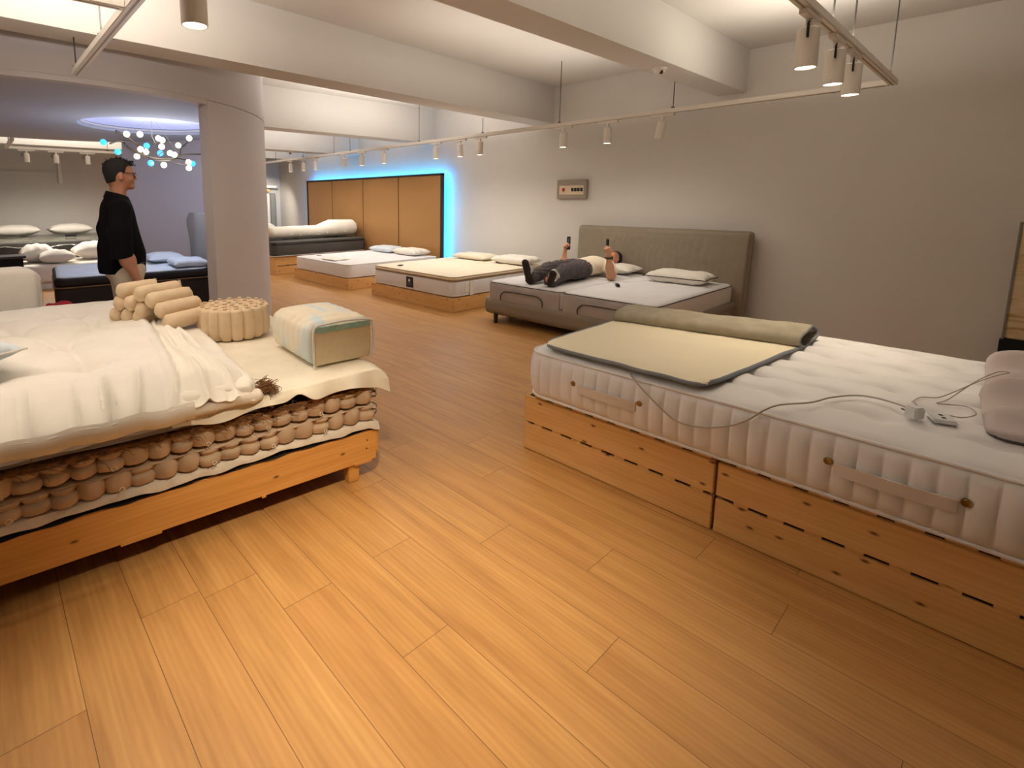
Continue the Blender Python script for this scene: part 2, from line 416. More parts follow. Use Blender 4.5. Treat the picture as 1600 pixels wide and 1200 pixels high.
obj('rim', G().tube([((HR - .03) * math.cos(2 * PI * i / 64), (HR - .03) * math.sin(2 * PI * i / 64), .02) for i in range(64)], .012, 8, closed=True), 'track', rl)

# ------------------------------------------------------------------ light tracks and spots
def track(name, label, p0, p1, rods, w=.052, h=.045, tops=None):
    p0, p1 = Vector(p0), Vector(p1); t = thing(name, label, 'lighting track', p0); d = p1 - p0; L = d.length
    ax = d.normalized(); Mx = Matrix.Rotation(math.atan2(ax.y, ax.x), 4, 'Z')
    obj('rail', G().box(0, L, -w / 2, w / 2, 0, h, .004, M=Mx), 'track', t)
    obj('slot', G().box(.02, L - .02, -.005, .005, -.0012, .003, 0, M=Mx), 'box', t)
    for q, zt in rods:
        v = ax * q
        obj('hanger_rod', G().cyl((v.x, v.y, h), (v.x, v.y, zt - p0.z), .0045, n=8).box(v.x - .02, v.x + .02, v.y - .012, v.y + .012, h - .004, h + .014, .003), 'wire', t)
    return t
TZ = 2.345
track('lighting_track', 'long white lighting track running along the right wall', (5.6, .79, TZ), (5.6, 13.6, TZ),
      [(1.66, ZC), (3.02, ZC), (4.28, 2.6), (5.65, ZC), (7.66, ZC), (8.24, ZC), (9.5, 2.47), (10.85, ZC)])
track('lighting_track', 'white lighting track crossing the top right corner with three lit spotlights', (.69, .765, TZ), (5.625, .765, TZ), [(1.2, ZC), (2.9, ZC), (3.4, ZC), (4.75, ZC)])
track('lighting_track', 'white lighting track at the upper left pointing to the round room', (.66, .8, TZ), (.66, 4.56, TZ), [(2.75, ZC), (3.7, 2.6)])
track('lighting_track', 'short white branch track meeting the upper left track', (-2.2, 2.86, TZ), (.633, 2.86, TZ), [(1.0, ZC)])
track('lighting_track', 'white lighting track in the room seen through the round room', (.53, 11.5, TZ), (2.6, 11.5, TZ), [(.05, ZC), (1.55, ZC)])
track('lighting_track', 'white rail running back from the lighting track behind the round room', (.55, 9.95, TZ), (.55, 11.47, TZ), [(.8, ZC)])
def add_lamp(p, aim, W, color, size=70, blend=.6, r=.04):
    ld = bpy.data.lights.new('spot_lamp', 'SPOT'); ld.energy = W; ld.color = color; ld.spot_size = R_(size); ld.spot_blend = blend; ld.shadow_soft_size = r
    o = bpy.data.objects.new('spot_lamp', ld); C.objects.link(o); o.location = p
    o.rotation_euler = (Vector(aim) - Vector(p)).to_track_quat('-Z', 'Y').to_euler()
    return o
WARM = (1, .83, .60); NEUT = (1, .90, .78)
def head(label, x, y, along, group, lit=True, r=.043, L=.18, tilt=(0, 0), W=0, aim=None, color=WARM, size=75, blend=.6):
    t = thing('track_spotlight', label, 'spotlight', (x, y, TZ), 0, group)
    if along == 'y': obj('adapter', G().box(-.018, .018, -.12, .12, -.028, -.001, .003), 'track', t)
    else: obj('adapter', G().box(-.12, .12, -.018, .018, -.028, -.001, .003), 'track', t)
    obj('stem', G().tube([(0, 0, -.02), (0, 0, -.075)], .012, 10).box(-.014, .014, -.014, .014, -.06, -.03, .003), 'track', t)
    if along == 'x': obj('bracket', G().tube([(0, 0, -.035), (-.052, -.01, -.05), (-.054, -.012, -.125), (-.075, -.012, -.125), (-.075, -.012, -.06)], .004, 6), 'black', t)
    Mx = Matrix.Translation((0, 0, -.07)) @ Matrix.Rotation(tilt[0], 4, 'X') @ Matrix.Rotation(tilt[1], 4, 'Y')
    g = G().lathe([(r * .8, 0), (r, -.006), (r, -L), (r * .9, -L), (r * .86, -L + .012)], n=24)
    g.V = [tuple(Mx @ Vector(v)) for v in g.V]; b = obj('lamp_body', g, 'track', t)
    g = G().lathe([(r * .87, -L + .004), (r * .87, -L + .010)], n=24); g.V = [tuple(Mx @ Vector(v)) for v in g.V]
    obj('lens', g, 'lens' if lit else 'black', t)
    if W:
        p = Mx @ Vector((0, 0, -L - .012)) + Vector((x, y, TZ)); d = Mx.to_3x3() @ Vector((0, 0, -1))
        add_lamp(p, aim or p + d, W, color, size, blend)
    return t
YS = [(2.55, 'tilted', True), (3.164, '', True), (3.746, '', True), (5.116, '', True), (5.512, '', True), (6.043, '', True), (7.383, '', True), (8.073, '', True), (8.661, 'tilted', True), (9.774, '', True), (10.3, '', True), (10.9, '', True)]
ords = ['tilted white track spotlight nearest the wall corner, first on the long track', 'white track spotlight second from the right end of the long track', 'white track spotlight above the lying person, third from the right on the long track',
        'white track spotlight above the labelled mattress, rightmost of its three', 'white track spotlight above the labelled mattress, middle of its three', 'white track spotlight above the labelled mattress, leftmost of its three',
        'white track spotlight over the bronze panel, rightmost of its three', 'white track spotlight over the bronze panel, middle of its three', 'tilted white track spotlight over the bronze panel, leftmost of its three',
        'white track spotlight over the rolled duvet bed, rightmost of its three', 'white track spotlight over the rolled duvet bed, middle of its three', 'farthest white track spotlight, beside the rounded white wall']
YW = [14, 34, 36, 44, 48, 44, 48, 54, 50, 54, 54, 44]
for (y, t, lit), l, W in zip(YS, ords, YW):
    head(l, 5.6, y, 'y', 'spotlights on the long track', lit=(t == '' ), tilt=(R_(14) if t else 0, R_(-8) if t else 0), W=W * .40, color=NEUT, size=165, blend=.9)
for x, l in zip((3.17, 3.73, 4.18), ('nearest lit white spotlight at the top right, leftmost of three', 'middle of the three lit white spotlights at the top right', 'rightmost and lowest of the three lit spotlights at the top right')):
    head(l, x, .765, 'x', 'spotlights at the top right', r=.047, L=.185, W=17, size=76, blend=.8)
head('single lit white cylinder spotlight at the top left', .69, 2.06, 'y', 'spotlights on the upper left track', r=.047, L=.185, W=11, size=100, blend=.7)
for x, l in zip((.82, 1.25, 1.74), ('left', 'middle', 'right')):
    head('small white track spotlight seen through the round room, %s one of three' % l, x, 11.5, 'x', 'spotlights behind the round room', lit=False, r=.04, L=.15, W=52, size=170, color=NEUT)
# added unseen fill lights aimed up to brighten ceiling and walls
def fill_uplight(x, y, z, sx, sy, W, color):
    ld = bpy.data.lights.new('ceiling_fill_light', 'AREA'); ld.shape = 'RECTANGLE'; ld.size = sx; ld.size_y = sy; ld.energy = W; ld.color = color
    o = bpy.data.objects.new('ceiling_fill_light', ld); C.objects.link(o); o.location = (x, y, z); o.rotation_euler = (PI, 0, 0)
fill_uplight(5.2, 1.4, TZ + .07, .9, .5, 7, (1, .90, .76))
fill_uplight(4.5, 3.45, TZ + .07, 2.8, 1.0, 10, (1, .91, .80))
fill_uplight(4.8, 6.1, TZ + .07, 2.2, .9, 36, (1, .93, .86))
fill_uplight(4.7, 8.7, TZ + .07, 2.2, .4, 30, (1, .94, .89))
fill_uplight(4.9, 11.2, TZ + .07, 2.2, .5, 26, (1, .94, .89))
fill_uplight(3.1, .765, TZ + .07, 4.6, .10, 31, (1, .90, .76))
fill_uplight(.66, 3.0, TZ + .07, .3, 1.0, 40, (1, .91, .82))
fill_uplight(-1.0, 2.86, TZ + .07, 2.6, .10, 36, (1, .91, .82))
fill_uplight(1.5, 11.5, TZ + .07, 2.4, .8, 34, (1, .92, .82))
add_lamp((6.0, 12.7, 2.1), (6.2, 13.9, .9), 62, NEUT, 100, .7)  # added unseen lamp, off the rail, to brighten the far end
# lamps of the same tracks above and behind the viewpoint
add_lamp((-.7, 2.86, 2.08), (.35, 2.2, .6), 15, WARM, 100, .7)
add_lamp((.66, .95, 2.08), (1.08, 1.36, 0), 138, WARM, 70, 1)
tag(obj('wall_conduit', G().box(-.035, .035, -.03, 0, 0, .72, .004), 'track', loc=(1.55, YF - .03, 1.83)), 'white vertical conduit on the far wall above the plastic wrapped bed', 'conduit')
def dome(x, y, z, l):
    t = thing('dome_camera', l, 'camera', (x, y, z))
    obj('base', G().lathe([(.062, 0), (.062, -.014), (.05, -.02)], n=24), 'track', t)
    obj('dome', G().lathe([(.048, -.018), (.045, -.035), (.034, -.05), (.016, -.058)], n=24), 'track', t)
    obj('camera_lens', G().lathe([(.016, -.03), (.016, -.0575), (.006, -.062)], (-.02, -.026, .004), n=12), 'black', t)
dome(4.95, 2.31, 2.655, 'white dome camera under the near ceiling beam')
dome(5.2, 10.1, 2.47, 'tiny white dome camera under the far ceiling beam beside the rounded wall')

# distribution box on the wall
t = thing('breaker_box', 'grey electrical breaker box on the right wall', 'breaker box', (XW, 4.345, 1.61))
obj('case', G().box(-.05, 0, -.25, .25, -.14, .14, .008), 'box', t)
obj('face', G().box(-.054, -.048, -.205, .205, -.075, .055, .003), 'breaker', t)
for k in range(5): obj('switch', G().box(-.066, -.05, -.19 + k * .05 + (.1 if k == 4 else 0), -.155 + k * .05 + (.1 if k == 4 else 0), -.03, .02, .003), 'black' if k < 4 else 'red', t)

# bronze feature panel with a blue light strip round its edge
t = thing('feature_panel', 'tall bronze wall panel in four sections with blue backlight', 'wall panel', (XW, 0, 0))
ys = [6.985, 8.245, 9.50, 10.79, 11.965]
for a, b in zip(ys, ys[1:]): obj('panel', G().box(-.19, -.165, a + .012, b - .012, .03, 1.91, .004), 'bronze', t)
obj('frame', G().box(-.205, -.135, 6.955, 6.992, 0, 1.945, .003).box(-.205, -.135, 11.958, 11.995, 0, 1.945, .003).box(-.205, -.135, 6.955, 11.995, 1.91, 1.947, .003).box(-.165, -.145, 6.98, 11.96, .02, 1.915, 0).box(-.146, 0, 7.4, 7.5, .5, .6, 0).box(-.146, 0, 11.4, 11.5, .5, .6, 0), 'frame', t)
obj('light_strip', G().box(-.128, -.112, 7.005, 7.02, .05, 1.89, 0).box(-.128, -.112, 11.93, 11.945, .05, 1.89, 0).box(-.128, -.112, 7.005, 11.945, 1.875, 1.89, 0), 'led', t)

# ------------------------------------------------------------------ right foreground bed on two pine crates
def crate(y0, y1, label):
    t = thing('pine_crate_base', label, 'bed base', (2.36, y0, 0), 0, 'pine bed crates under the large mattress'); L = y1 - y0; D = 1.56
    for z0, z1 in ((.003, .158), (.172, .325)):
        obj('side_board', G().box(0, .02, 0, L, z0, z1, .003), 'pine', t)
        obj('side_board', G().box(D - .02, D, 0, L, z0, z1, .003), 'pine', t)
        obj('end_board', G().box(.021, D - .021, 0, .02, z0, z1, .003), 'pine_x', t)
        obj('end_board', G().box(.021, D - .021, L - .02, L, z0, z1, .003), 'pine_x', t)
    obj('black_filler', G().box(.03, D - .03, .03, L - .03, .01, .31, 0), 'blackcloth', t)  # solid black box filling the crate, showing dark through the board gaps
    n = 8
    for k in range(n):
        a = .02 + (L - .04) * k / n
        obj('slat', G().box(.004, D - .004, a, a + (L - .04) / n * .62, .326, .341, .002), 'pine_x', t)
        obj('spacer', G().box(.006, .029, a + .02, a + .075, .156, .174, .001), 'pine', t)
crate(.748, 1.772, 'pale pine crate under the left half of the large quilted mattress')
crate(-.295, .736, 'pale pine crate under the right half of the large quilted mattress, nearest the viewer')
mx, my, mL, mD, mz, mh = 3.145, .715, 2.06, 1.60, .343, .27
def dispR(p, u, v, w):
    x, y, z = p
    q = 0
    side = max(abs(u), abs(v))
    if abs(w) < .93 and side > .999:
        fade = max(0, 1 - abs(w) ** 4)
        s_ = y if abs(u) >= abs(v) else x
        q = .012 * abs(math.sin(PI * (s_ + .02) / .068)) ** .5 * fade + .020 * (1 - w * w)
    if abs(u) > .999 and abs(w) < .97: x += math.copysign(q, u)
    elif abs(v) > .999 and abs(w) < .97: y += math.copysign(q, v)
    if w > .999:
        e = (1 - u ** 6) * (1 - v ** 6)
        a, b = p.x, p.y
        k = round(a / .20); bb = b + .15 * (k % 2); tb = abs((bb / .30) % 1 - .5) * .30      # distance to the tuft along its row
        tb = .15 - tb; ra = a - .20 * k + .030 * math.sin(PI * bb / .30) ** 2 - .015
        z += e * (.036 + .007 * nz(a * 3, b * 3)) - .020 * e * math.exp(-(ra / .020) ** 2) - .026 * e * math.exp(-((a - .20 * k) ** 2 + tb ** 2) / .0022)
    return Vector((x, y, z))
t = thing('large_mattress', 'large white quilted mattress with vertical channels and brass vents on pine crates', 'mattress', (mx, my, mz))
obj('mattress_body', G().soft(0, 0, 0, mD, mL, mh, 130, 400, 12, .10, .035, dispR), 'tick', t, angle=70)
def rim(hx, hy, z, r, rad, off=0, n=10):
    P = []
    for cx, cy, a0 in ((hx - r, hy - r, 0), (-hx + r, hy - r, 90), (-hx + r, -hy + r, 180), (hx - r, -hy + r, 270)):
        for k in range(n + 1):
            a = R_(a0 + 90 * k / n); P.append((cx + (r + off) * math.cos(a), cy + (r + off) * math.sin(a), z))
    return P
obj('piping', G().tube(rim(mD / 2, mL / 2, mh - .012, .10, 0, .002), .0075, 8, closed=True), 'tick', t)
obj('piping', G().tube(rim(mD / 2, mL / 2, .012, .10, 0, .003), .009, 8, closed=True), 'tick', t)
for y0, y1 in ((1.095, 1.40), (.035, .345)):
    h = obj('carry_handle', G().grid(24, 4, lambda a, b, y0=y0, y1=y1: (-mD / 2 - .028 - .012 * math.sin(PI * a) ** .5, y0 + (y1 - y0) * a - my, .135 + .045 * (b - .5)), .006), 'handle', t)
for y in (1.43, 1.075, .365, .015):
    v = obj('vent', G().lathe([(.004, .004), (.011, .006), (.014, .002), (.014, -.004)], n=20), 'brass', t, loc=(-mD / 2 - .029, y - my, .155), rot=(0, -PI / 2, 0))
TOPZ = mz + mh + .026

# mat with rolled top half
Zm = TOPZ + .006
t = thing('quilted_mat', 'pale quilted mat with grey piping lying on the large mattress, far end folded over', 'mat', (2.75, 1.2, Zm))
MC = [(2.36, 1.66), (2.35, .80), (3.35, .70), (3.40, 1.68)]   # near-left, near-right, far-right, far-left
def mat_p(a, b, dz=0):
    # a: along 0 left ->1 right ; b: 0 near->1 far
    x = (1 - a) * ((1 - b) * MC[0][0] + b * MC[3][0]) + a * ((1 - b) * MC[1][0] + b * MC[2][0])
    y = (1 - a) * ((1 - b) * MC[0][1] + b * MC[3][1]) + a * ((1 - b) * MC[1][1] + b * MC[2][1])
    # round the two near corners
    for ca in (0, 1):
        da = abs(a - ca) / .10; db = b / .10
        if da < 1 and db < 1:
            ex, ey = 1 - da, 1 - db; L = math.hypot(ex, ey)
            if L > 1: 
                k = 1 - 1 / L
                x += k * .08 * ey; y += (k * .08 * ex) * (-1 if ca == 0 else 1)
    edge = 1 - min(1, b / .06)
    return (x - 2.75, y - 1.2, dz + .010 + .004 * nz(a * 7, b * 6, 3) + .006 * abs(nz(a * 3, b * 2, 8)) - .012 * edge ** 2)
obj('mat_panel', G().grid(60, 50, lambda a, b: mat_p(a, b), -.010), 'matpad', t)
pb = [mat_p(0, b / 20.) for b in range(20, 0, -1)] + [mat_p(a / 30., 0) for a in range(31)] + [mat_p(1, b / 20.) for b in range(1, 21)]
obj('edge_piping', G().tube([(x, y, z + .003) for x, y, z in pb], .0105, 8), 'matpipe', t)
def fold(a, b):
    # folded tube lying along far side; a along length, b round the section
    x0, y0 = 3.30 + (3.50 - 3.30) * a, 1.66 + (.70 - 1.66) * a
    th = 2 * PI * b; rx, rz_ = .155 + .03 * a + .01 * nz(a * 4, b * 3), .043 + .012 * nz(a * 5, 2) 
    c, s_ = math.cos(th), math.sin(th)
    xx = x0 + rx * math.copysign(abs(c) ** .8, c); zz = .05 + rz_ * math.copysign(abs(s_) ** .8, s_) + .004 * nz(a * 12, b * 9)
    return (xx - 2.75, y0 - 1.2 + .03 * nz(b * 4, 5) * (a > .98), zz)
obj('folded_flap', G().grid(60, 40, fold, .008), 'matgrey', t)
obj('flap_piping', G().tube([fold(1, k / 40) for k in range(41)], .007, 6), 'matpipe', t)
obj('flap_piping', G().tube([fold(0, k / 40) for k in range(41)], .007, 6), 'matpipe', t)

# charger, cable, flat pad
cab = [(2.36, 1.15, .615), (2.318, 1.103, .60), (2.303, .99, .525), (2.303, .90, .476), (2.303, .80, .482), (2.303, .70, .52), (2.306, .63, .57), (2.325, .585, .618), (2.36, .54, .648), (2.45, .46, .659), (2.56, .42, .663), (2.65, .36, .667), (2.67, .30, .670), (2.64, .235, .674), (2.615, .205, .676)]
def smooth_path(P, n=6):
    P = [Vector(p) for p in P]; out = []
    for i in range(len(P) - 1):
        p0, p1, p2, p3 = P[max(0, i - 1)], P[i], P[i + 1], P[min(len(P) - 1, i + 2)]
        for k in range(n):
            t = k / n; out.append(.5 * ((2 * p1) + (p2 - p0) * t + (2 * p0 - 5 * p1 + 4 * p2 - p3) * t * t + (3 * p1 - p0 - 3 * p2 + p3) * t ** 3))
    return out + [P[-1]]
tag(obj('cable', G().tube(smooth_path(cab), .0034, 8), 'cable'), 'thin grey cable hanging down the mattress side from the mat to the plug', 'cable')
TOPW = TOPZ + .011
t = thing('plug_adapter', 'small white plug adapter with prongs on the large mattress', 'plug', (2.585, .178, TOPW - .002), R_(-35))
obj('body', G().box(-.02, .02, -.022, .022, .004, .046, .005), 'plastic', t)
for dx in (-.009, .009): obj('prong', G().box(dx - .0015, dx + .0015, .02, .04, .02, .026, .001), 'steel', t)
t = thing('controller_box', 'flat white controller box beside the plug on the large mattress', 'controller', (2.635, .11, TOPW), R_(20))
obj('case', G().box(-.045, .045, -.035, .035, 0, .014, .006), 'plastic', t)
for k in range(2): obj('button', G().box(-.02 + k * .03, -.005 + k * .03, -.008, .004, .013, .0155, .001), 'black', t)
c2 = [(2.60, .165, TOPW + .03), (2.68, .19, TOPW + .035), (2.76, .20, TOPW + .01), (2.86, .185, TOPW + .008), (2.90, .14, TOPW + .01), (2.94, .10, TOPW + .035), (2.96, .04, TOPW + .09), (2.97, -.005, TOPW + .125), (2.99, -.035, TOPW + .14), (3.01, -.005, TOPW + .13), (2.98, .05, TOPW + .08), (2.9, .11, TOPW + .012), (2.82, .135, TOPW + .008), (2.86, .06, TOPW + .008), (2.78, .03, TOPW + .01), (2.70, .06, TOPW + .008), (2.68, .10, TOPW + .012)]
tag(obj('charging_wire', G().tube(smooth_path(c2), .0022, 6), 'cable'), 'looped thin white wire lying between the plug and the mauve pillows', 'wire')

# contour pillows at the right edge
def contour(label, cx, cy, sx, rz):
    t = thing('contour_pillow', label, 'pillow', (cx, cy, TOPZ - .006), rz, 'mauve contour pillows')
    def d(p, u, v, w):
        f = (w + 1) / 2
        prof = .034 + .064 * math.exp(-((u + .56) / .20) ** 2) + .100 * math.exp(-((u - .46) / .26) ** 2)
        prof *= 1 - .35 * abs(v) ** 6
        return Vector((p.x + .018 * f * math.cos(PI * u), p.y, f * prof - .05 + .001))
    obj('cushion', G().soft(0, 0, .012, sx, .56, .1, 40, 26, 8, .06, .03, lambda p, u, v, w: d(p, u, v, w)), 'mauve', t, angle=80)
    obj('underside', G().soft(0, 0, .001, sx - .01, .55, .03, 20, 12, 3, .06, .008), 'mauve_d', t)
contour('nearer mauve contour pillow at the right edge of the large mattress', 2.88, -.26, .56, R_(4))
contour('farther mauve contour pillow behind the nearer one on the large mattress', 3.44, -.25, .50, R_(2))
t = thing('cream_headboard', 'tall cream mottled headboard panel with a dark plinth at the right edge against the wall', 'headboard', (XW - .02, -.8, 0))
obj('panel', G().box(-.1, 0, -.8, .785, .27, 1.25, .01), 'wallcream', t)
obj('edging', G().box(-.105, 0, .785, .80, .26, 1.26, .003).box(-.105, 0, -.8, .8, 1.25, 1.265, .003), 'greyvelvet', t)
obj('plinth', G().box(-.14, 0, -.8, .81, 0, .26, .01), 'blackcloth', t)

# ------------------------------------------------------------------ mattresses along the wall
def crate_box(name, label, x0, x1, y0, y1, h, group, m1='pine', drawers=False):
    t = thing(name, label, 'bed base', (x0, y0, 0), 0, group); D, L = x1 - x0, y1 - y0
    obj('side_board', G().box(0, .02, 0, L, .002, h, .003), m1, t)
    obj('end_board', G().box(.021, D, 0, .02, .002, h, .003), 'pine_x', t)
    obj('end_board', G().box(.021, D, L - .02, L, .002, h, .003), 'pine_x', t)
    obj('top_slats', G().box(.021, D, .021, L - .021, h - .03, h - .002, 0), 'pine_x', t)
    if drawers:
        obj('end_board_gap', G().box(.05, D, -.003, .002, h / 2 - .006, h / 2 + .006, 0), 'black', t)
    for k in range(7): obj('slat_end', G().box(.03, .09, L * (k + .3) / 7, L * (k + .6) / 7, h - .002, h + .006, .001), 'pine_x', t)
    return t
def mattress(name, label, x0, x1, y0, y1, z, h, side, top, pillowtop=0, group=None, seed=0, pipe='tick', chan=None, ex=None):
    t = thing(name, label, 'mattress', ((x0 + x1) / 2, (y0 + y1) / 2, z), 0, group); D, L = x1 - x0, y1 - y0
    hb = h - pillowtop
    def d1(p, u, v, w):
        q = 0
        if abs(w) < .95 and max(abs(u), abs(v)) > .999:
            q = .012 * (1 - w * w) + (.004 * abs(math.sin(w * PI * chan)) if chan else 0)
            if abs(u) >= abs(v): return Vector((p.x + math.copysign(q, u), p.y, p.z))
            return Vector((p.x, p.y + math.copysign(q, v), p.z))
        if w > .999:
            e = (1 - u ** 6) * (1 - v ** 6)
            return Vector((p.x, p.y, p.z + e * (.012 + .006 * nz(p.x * 5, p.y * 5, seed) + .005 * math.cos(p.x * 26) * math.cos(p.y * 26))))
        return p
    obj('mattress_body', G().soft(0, 0, 0, D, L, hb, 50, 50, 16, .09, .025, d1), side, t, angle=70)
    if pillowtop:
        obj('pillow_top', G().soft(0, 0, hb, D, L, pillowtop, 60, 60, 6, .09, .028, d1), top, t, angle=70)
        obj('piping', G().tube(rim(D / 2, L / 2, hb + .003, .09, 0, .004), .007, 6, closed=True), pipe, t)
    obj('piping', G().tube(rim(D / 2, L / 2, h - .012, .09, 0, .002), .007, 6, closed=True), pipe, t)
    obj('piping', G().tube(rim(D / 2, L / 2, .012, .09, 0, .004), .007, 6, closed=True), 'tick', t)
    return t
grp = 'pine bases along the wall'
crate_box('low_pine_platform', 'low pine base under the mattress with the dark label', 4.63, 6.7, 4.66, 6.46, .185, grp)
crate_box('low_pine_platform', 'low pine base under the middle white mattress before the bronze panel', 4.53, 6.54, 6.97, 8.80, .185, grp)
crate_box('tall_pine_platform', 'tall pine base under the dark mattress with the rolled duvet', 4.40, 6.54, 9.36, 11.1, .35, grp, drawers=True)
t = mattress('display_mattress', 'cream pillow-top mattress with brown piping and a dark label', 4.66, 6.72, 4.69, 6.44, .193, .27, 'tick', 'cream', .06, 'mattresses along the wall', 3, 'brownpipe', 3)
# label with pale emblem
l = obj('brand_label', G().box(-.006, 0, -.075, .075, -.075, .075, .002), 'navy', t, loc=(-1.045, -.02, .108))
obj('emblem', G().lathe([(.020, 0), (.020, .002), (.006, .0025)], n=16), 'paper', l, loc=(-.006, .005, .025), rot=(0, -PI / 2, 0))
obj('lettering', G().box(-.0075, -.005, -.035, .035, -.012, -.006, 0).box(-.0075, -.005, -.05, .05, -.035, -.031, 0), 'matpipe', l)
g = obj('paper_tag', G().box(-.045, .045, -.004, 0, -.06, .06, .001), 'paper', t, loc=(-.78, -.889, .115))
g = obj('paper_tag', G().box(-.03, .03, -.004, 0, -.11, .09, .001), 'paper', t, loc=(-.70, -.894, .11))
mattress('display_mattress', 'plain white mattress with a quilted edge in front of the bronze panel', 4.55, 6.56, 7.0, 8.78, .193, .225, 'tick', 'tick', 0, 'mattresses along the wall', 9, 'tick', 2.5)
mattress('display_mattress', 'dark grey mattress with a black top edge under the rolled duvet', 4.37, 6.55, 9.33, 11.1, .357, .29, 'charcoal', 'charcoal', .05, 'mattresses along the wall', 5, 'black')
# mattress end label / small dark marks
tag(obj('small_tag', G().box(-.05, .05, -.03, .03, 0, .008, .003), 'black', loc=(4.86, 6.02, .476), rot=(0, 0, .4)), 'small dark tag on the far corner of the labelled mattress', 'tag')
tag(obj('small_tag', G().box(-.05, .05, -.03, .03, 0, .008, .003), 'black', loc=(4.85, 8.42, .428), rot=(0, 0, .4)), 'small dark tag on the middle white mattress', 'tag')
tag(obj('small_tag', G().box(-.03, .03, -.04, .04, 0, .03, .004), 'black', loc=(6.28, 5.30, .474), rot=(0, 0, .4)), 'small black tag beside the left pillow on the labelled mattress', 'tag')
def pillow_thing(name, label, loc, rz, sx, sy, h, m, group=None, tilt=0, seed=0, prof=None, e=2.6, pipe=None, roll=0):
    t = thing(name, label, 'pillow', loc, rz, group)
    Mx = Matrix.Rotation(tilt, 4, 'Y') @ Matrix.Rotation(roll, 4, 'X')
    obj('cushion', G().pillow(sx, sy, h, 26, e, seed, .012, Mx, prof), m, t, angle=80)
    if pipe:
        n = 40; P = []
        for k in range(4 * n):
            q = k / n; s_ = int(q); f = 2 * (q - s_) - 1
            u, v = ((f, -1), (1, f), (-f, 1), (-1, -f))[s_]
            P.append(Mx @ Vector((sx / 2 * u * (1 - .05 * (1 - abs(v)) * abs(u)), sy / 2 * v * (1 - .06 * (1 - abs(u)) * abs(v)), h / 2)))
        obj('piping', G().tube(P, .005, 6, closed=True), pipe, t)
    return t
wave = lambda u, v: .62 + .38 * math.cos(u * 4.2) ** 2
gp = 'pillows on the wall mattresses'
pillow_thing('flat_pillow', 'flat cream pillow on the left of the labelled mattress against the wall', (6.36, 5.86, .478), 0, .42, .72, .10, 'cream', gp, seed=2, e=5)
pillow_thing('contour_pillow', 'white contour pillow on the right of the labelled mattress', (6.36, 5.02, .478), .05, .44, .66, .13, 'white', gp, seed=4, prof=wave, e=5)
pillow_thing('flat_pillow', 'pale blue flat pillow before the bronze panel', (6.28, 8.2, .43), 0, .42, .72, .12, 'bluewhite', gp, seed=6, e=5)
pillow_thing('contour_pillow', 'white contour pillow before the bronze panel right of the blue one', (6.28, 7.45, .43), 0, .42, .66, .13, 'white', gp, seed=8, prof=wave, e=5)
tag(obj('crumpled_cloth', G().grid(16, 12, lambda a, b: (.34 * a - .17, .42 * b - .21, .012 + .022 * abs(nz(a * 5, b * 5, 2))), .006), 'white', loc=(4.78, 7.72, .425)), 'small white cloth lying on the front edge of the middle white mattress', 'cloth')
# rolled duvet
t = thing('rolled_duvet', 'long white rolled duvet with dotted tufts on the dark grey mattress', 'duvet', (4.45, 9.62, .675))
def roll_p(a, b):
    th = 2 * PI * b; x = 2.08 * a
    e = min(1, a / .04, (1 - a) / .04); e = math.sqrt(max(0, 1 - (1 - e) ** 2)) 
    r = (.125 + .055 * min(1, max(0, (a - .55) / .15)) + .008 * nz(a * 9, b * 3)) * (.15 + .85 * e)
    return (x, .16 + 1.35 * r * math.cos(th), .128 + .05 * min(1, max(0, (a - .55) / .15)) + r * math.sin(th))
obj('roll', G().grid(60, 32, roll_p), 'cotton', t)
obj('spiral_end', G().tube([(-.005, .16 + (.02 + .011 * k / 3) * 1.3 * math.cos(k * .6), .128 + (.02 + .011 * k / 3) * math.sin(k * .6)) for k in range(27)], .008, 6), 'yellow', t)
for k in range(7):
    q = roll_p(.22 + .1 * k, .56 + .03 * (k % 2)); obj('tuft', G().lathe([(.002, -.012), (.018, -.004), (.012, .01), (.002, .014)], q, 8), 'cotton', t)

# far end: upright mattress, shelf, pillows
tag(obj('wall_shelf', G().box(-1.0, .33, -.2, 0, 0, .07, .004), 'shelf', loc=(6.3, YF, 1.80)), 'white shelf high on the far wall beside the rounded wall', 'shelf')
pillow_thing('straw_cushion', 'straw coloured cushion on top of the upright white mattress', (6.15, YF - .18, 1.67), 0, .5, .28, .12, 'yellow')
t = thing('upright_mattress', 'white mattress standing upright on the far wall with a grey edge', 'mattress', (6.1, YF - .02, .55))
obj('cover', G().soft(-.1, -.11, 0, .8, .18, 1.1, 14, 6, 24, .03, .03), 'white', t)
obj('side_band', G().soft(.385, -.12, 0, .15, .22, 1.1, 6, 6, 20, .03, .03), 'greyvelvet', t)
obj('care_label', G().box(.16, .25, -.212, -.2, .6, .72, .002), 'paper', t)
tag(obj('low_cabinet', G().box(-.9, .6, -.5, 0, 0, .55, .006).box(-.88, .58, -.505, -.5, .03, .26, .003).box(-.88, .58, -.505, -.5, .28, .52, .003), 'shelf', loc=(6.05, YF - .04, 0)), 'low white cabinet under the upright white mattress', 'cabinet')
pillow_thing('far_pillow', 'white pillow at the far end under the upright mattress', (6.05, YF - .36, .555), 0, .75, .2, .3, 'white', 'far end pillows', seed=3)
tag(obj('folded_cloth', G().box(-.25, .2, -.07, .07, 0, .06, .02), 'cotton', loc=(6.35, YF - .43, .555)), 'folded white cloth on the low white cabinet', 'cloth')

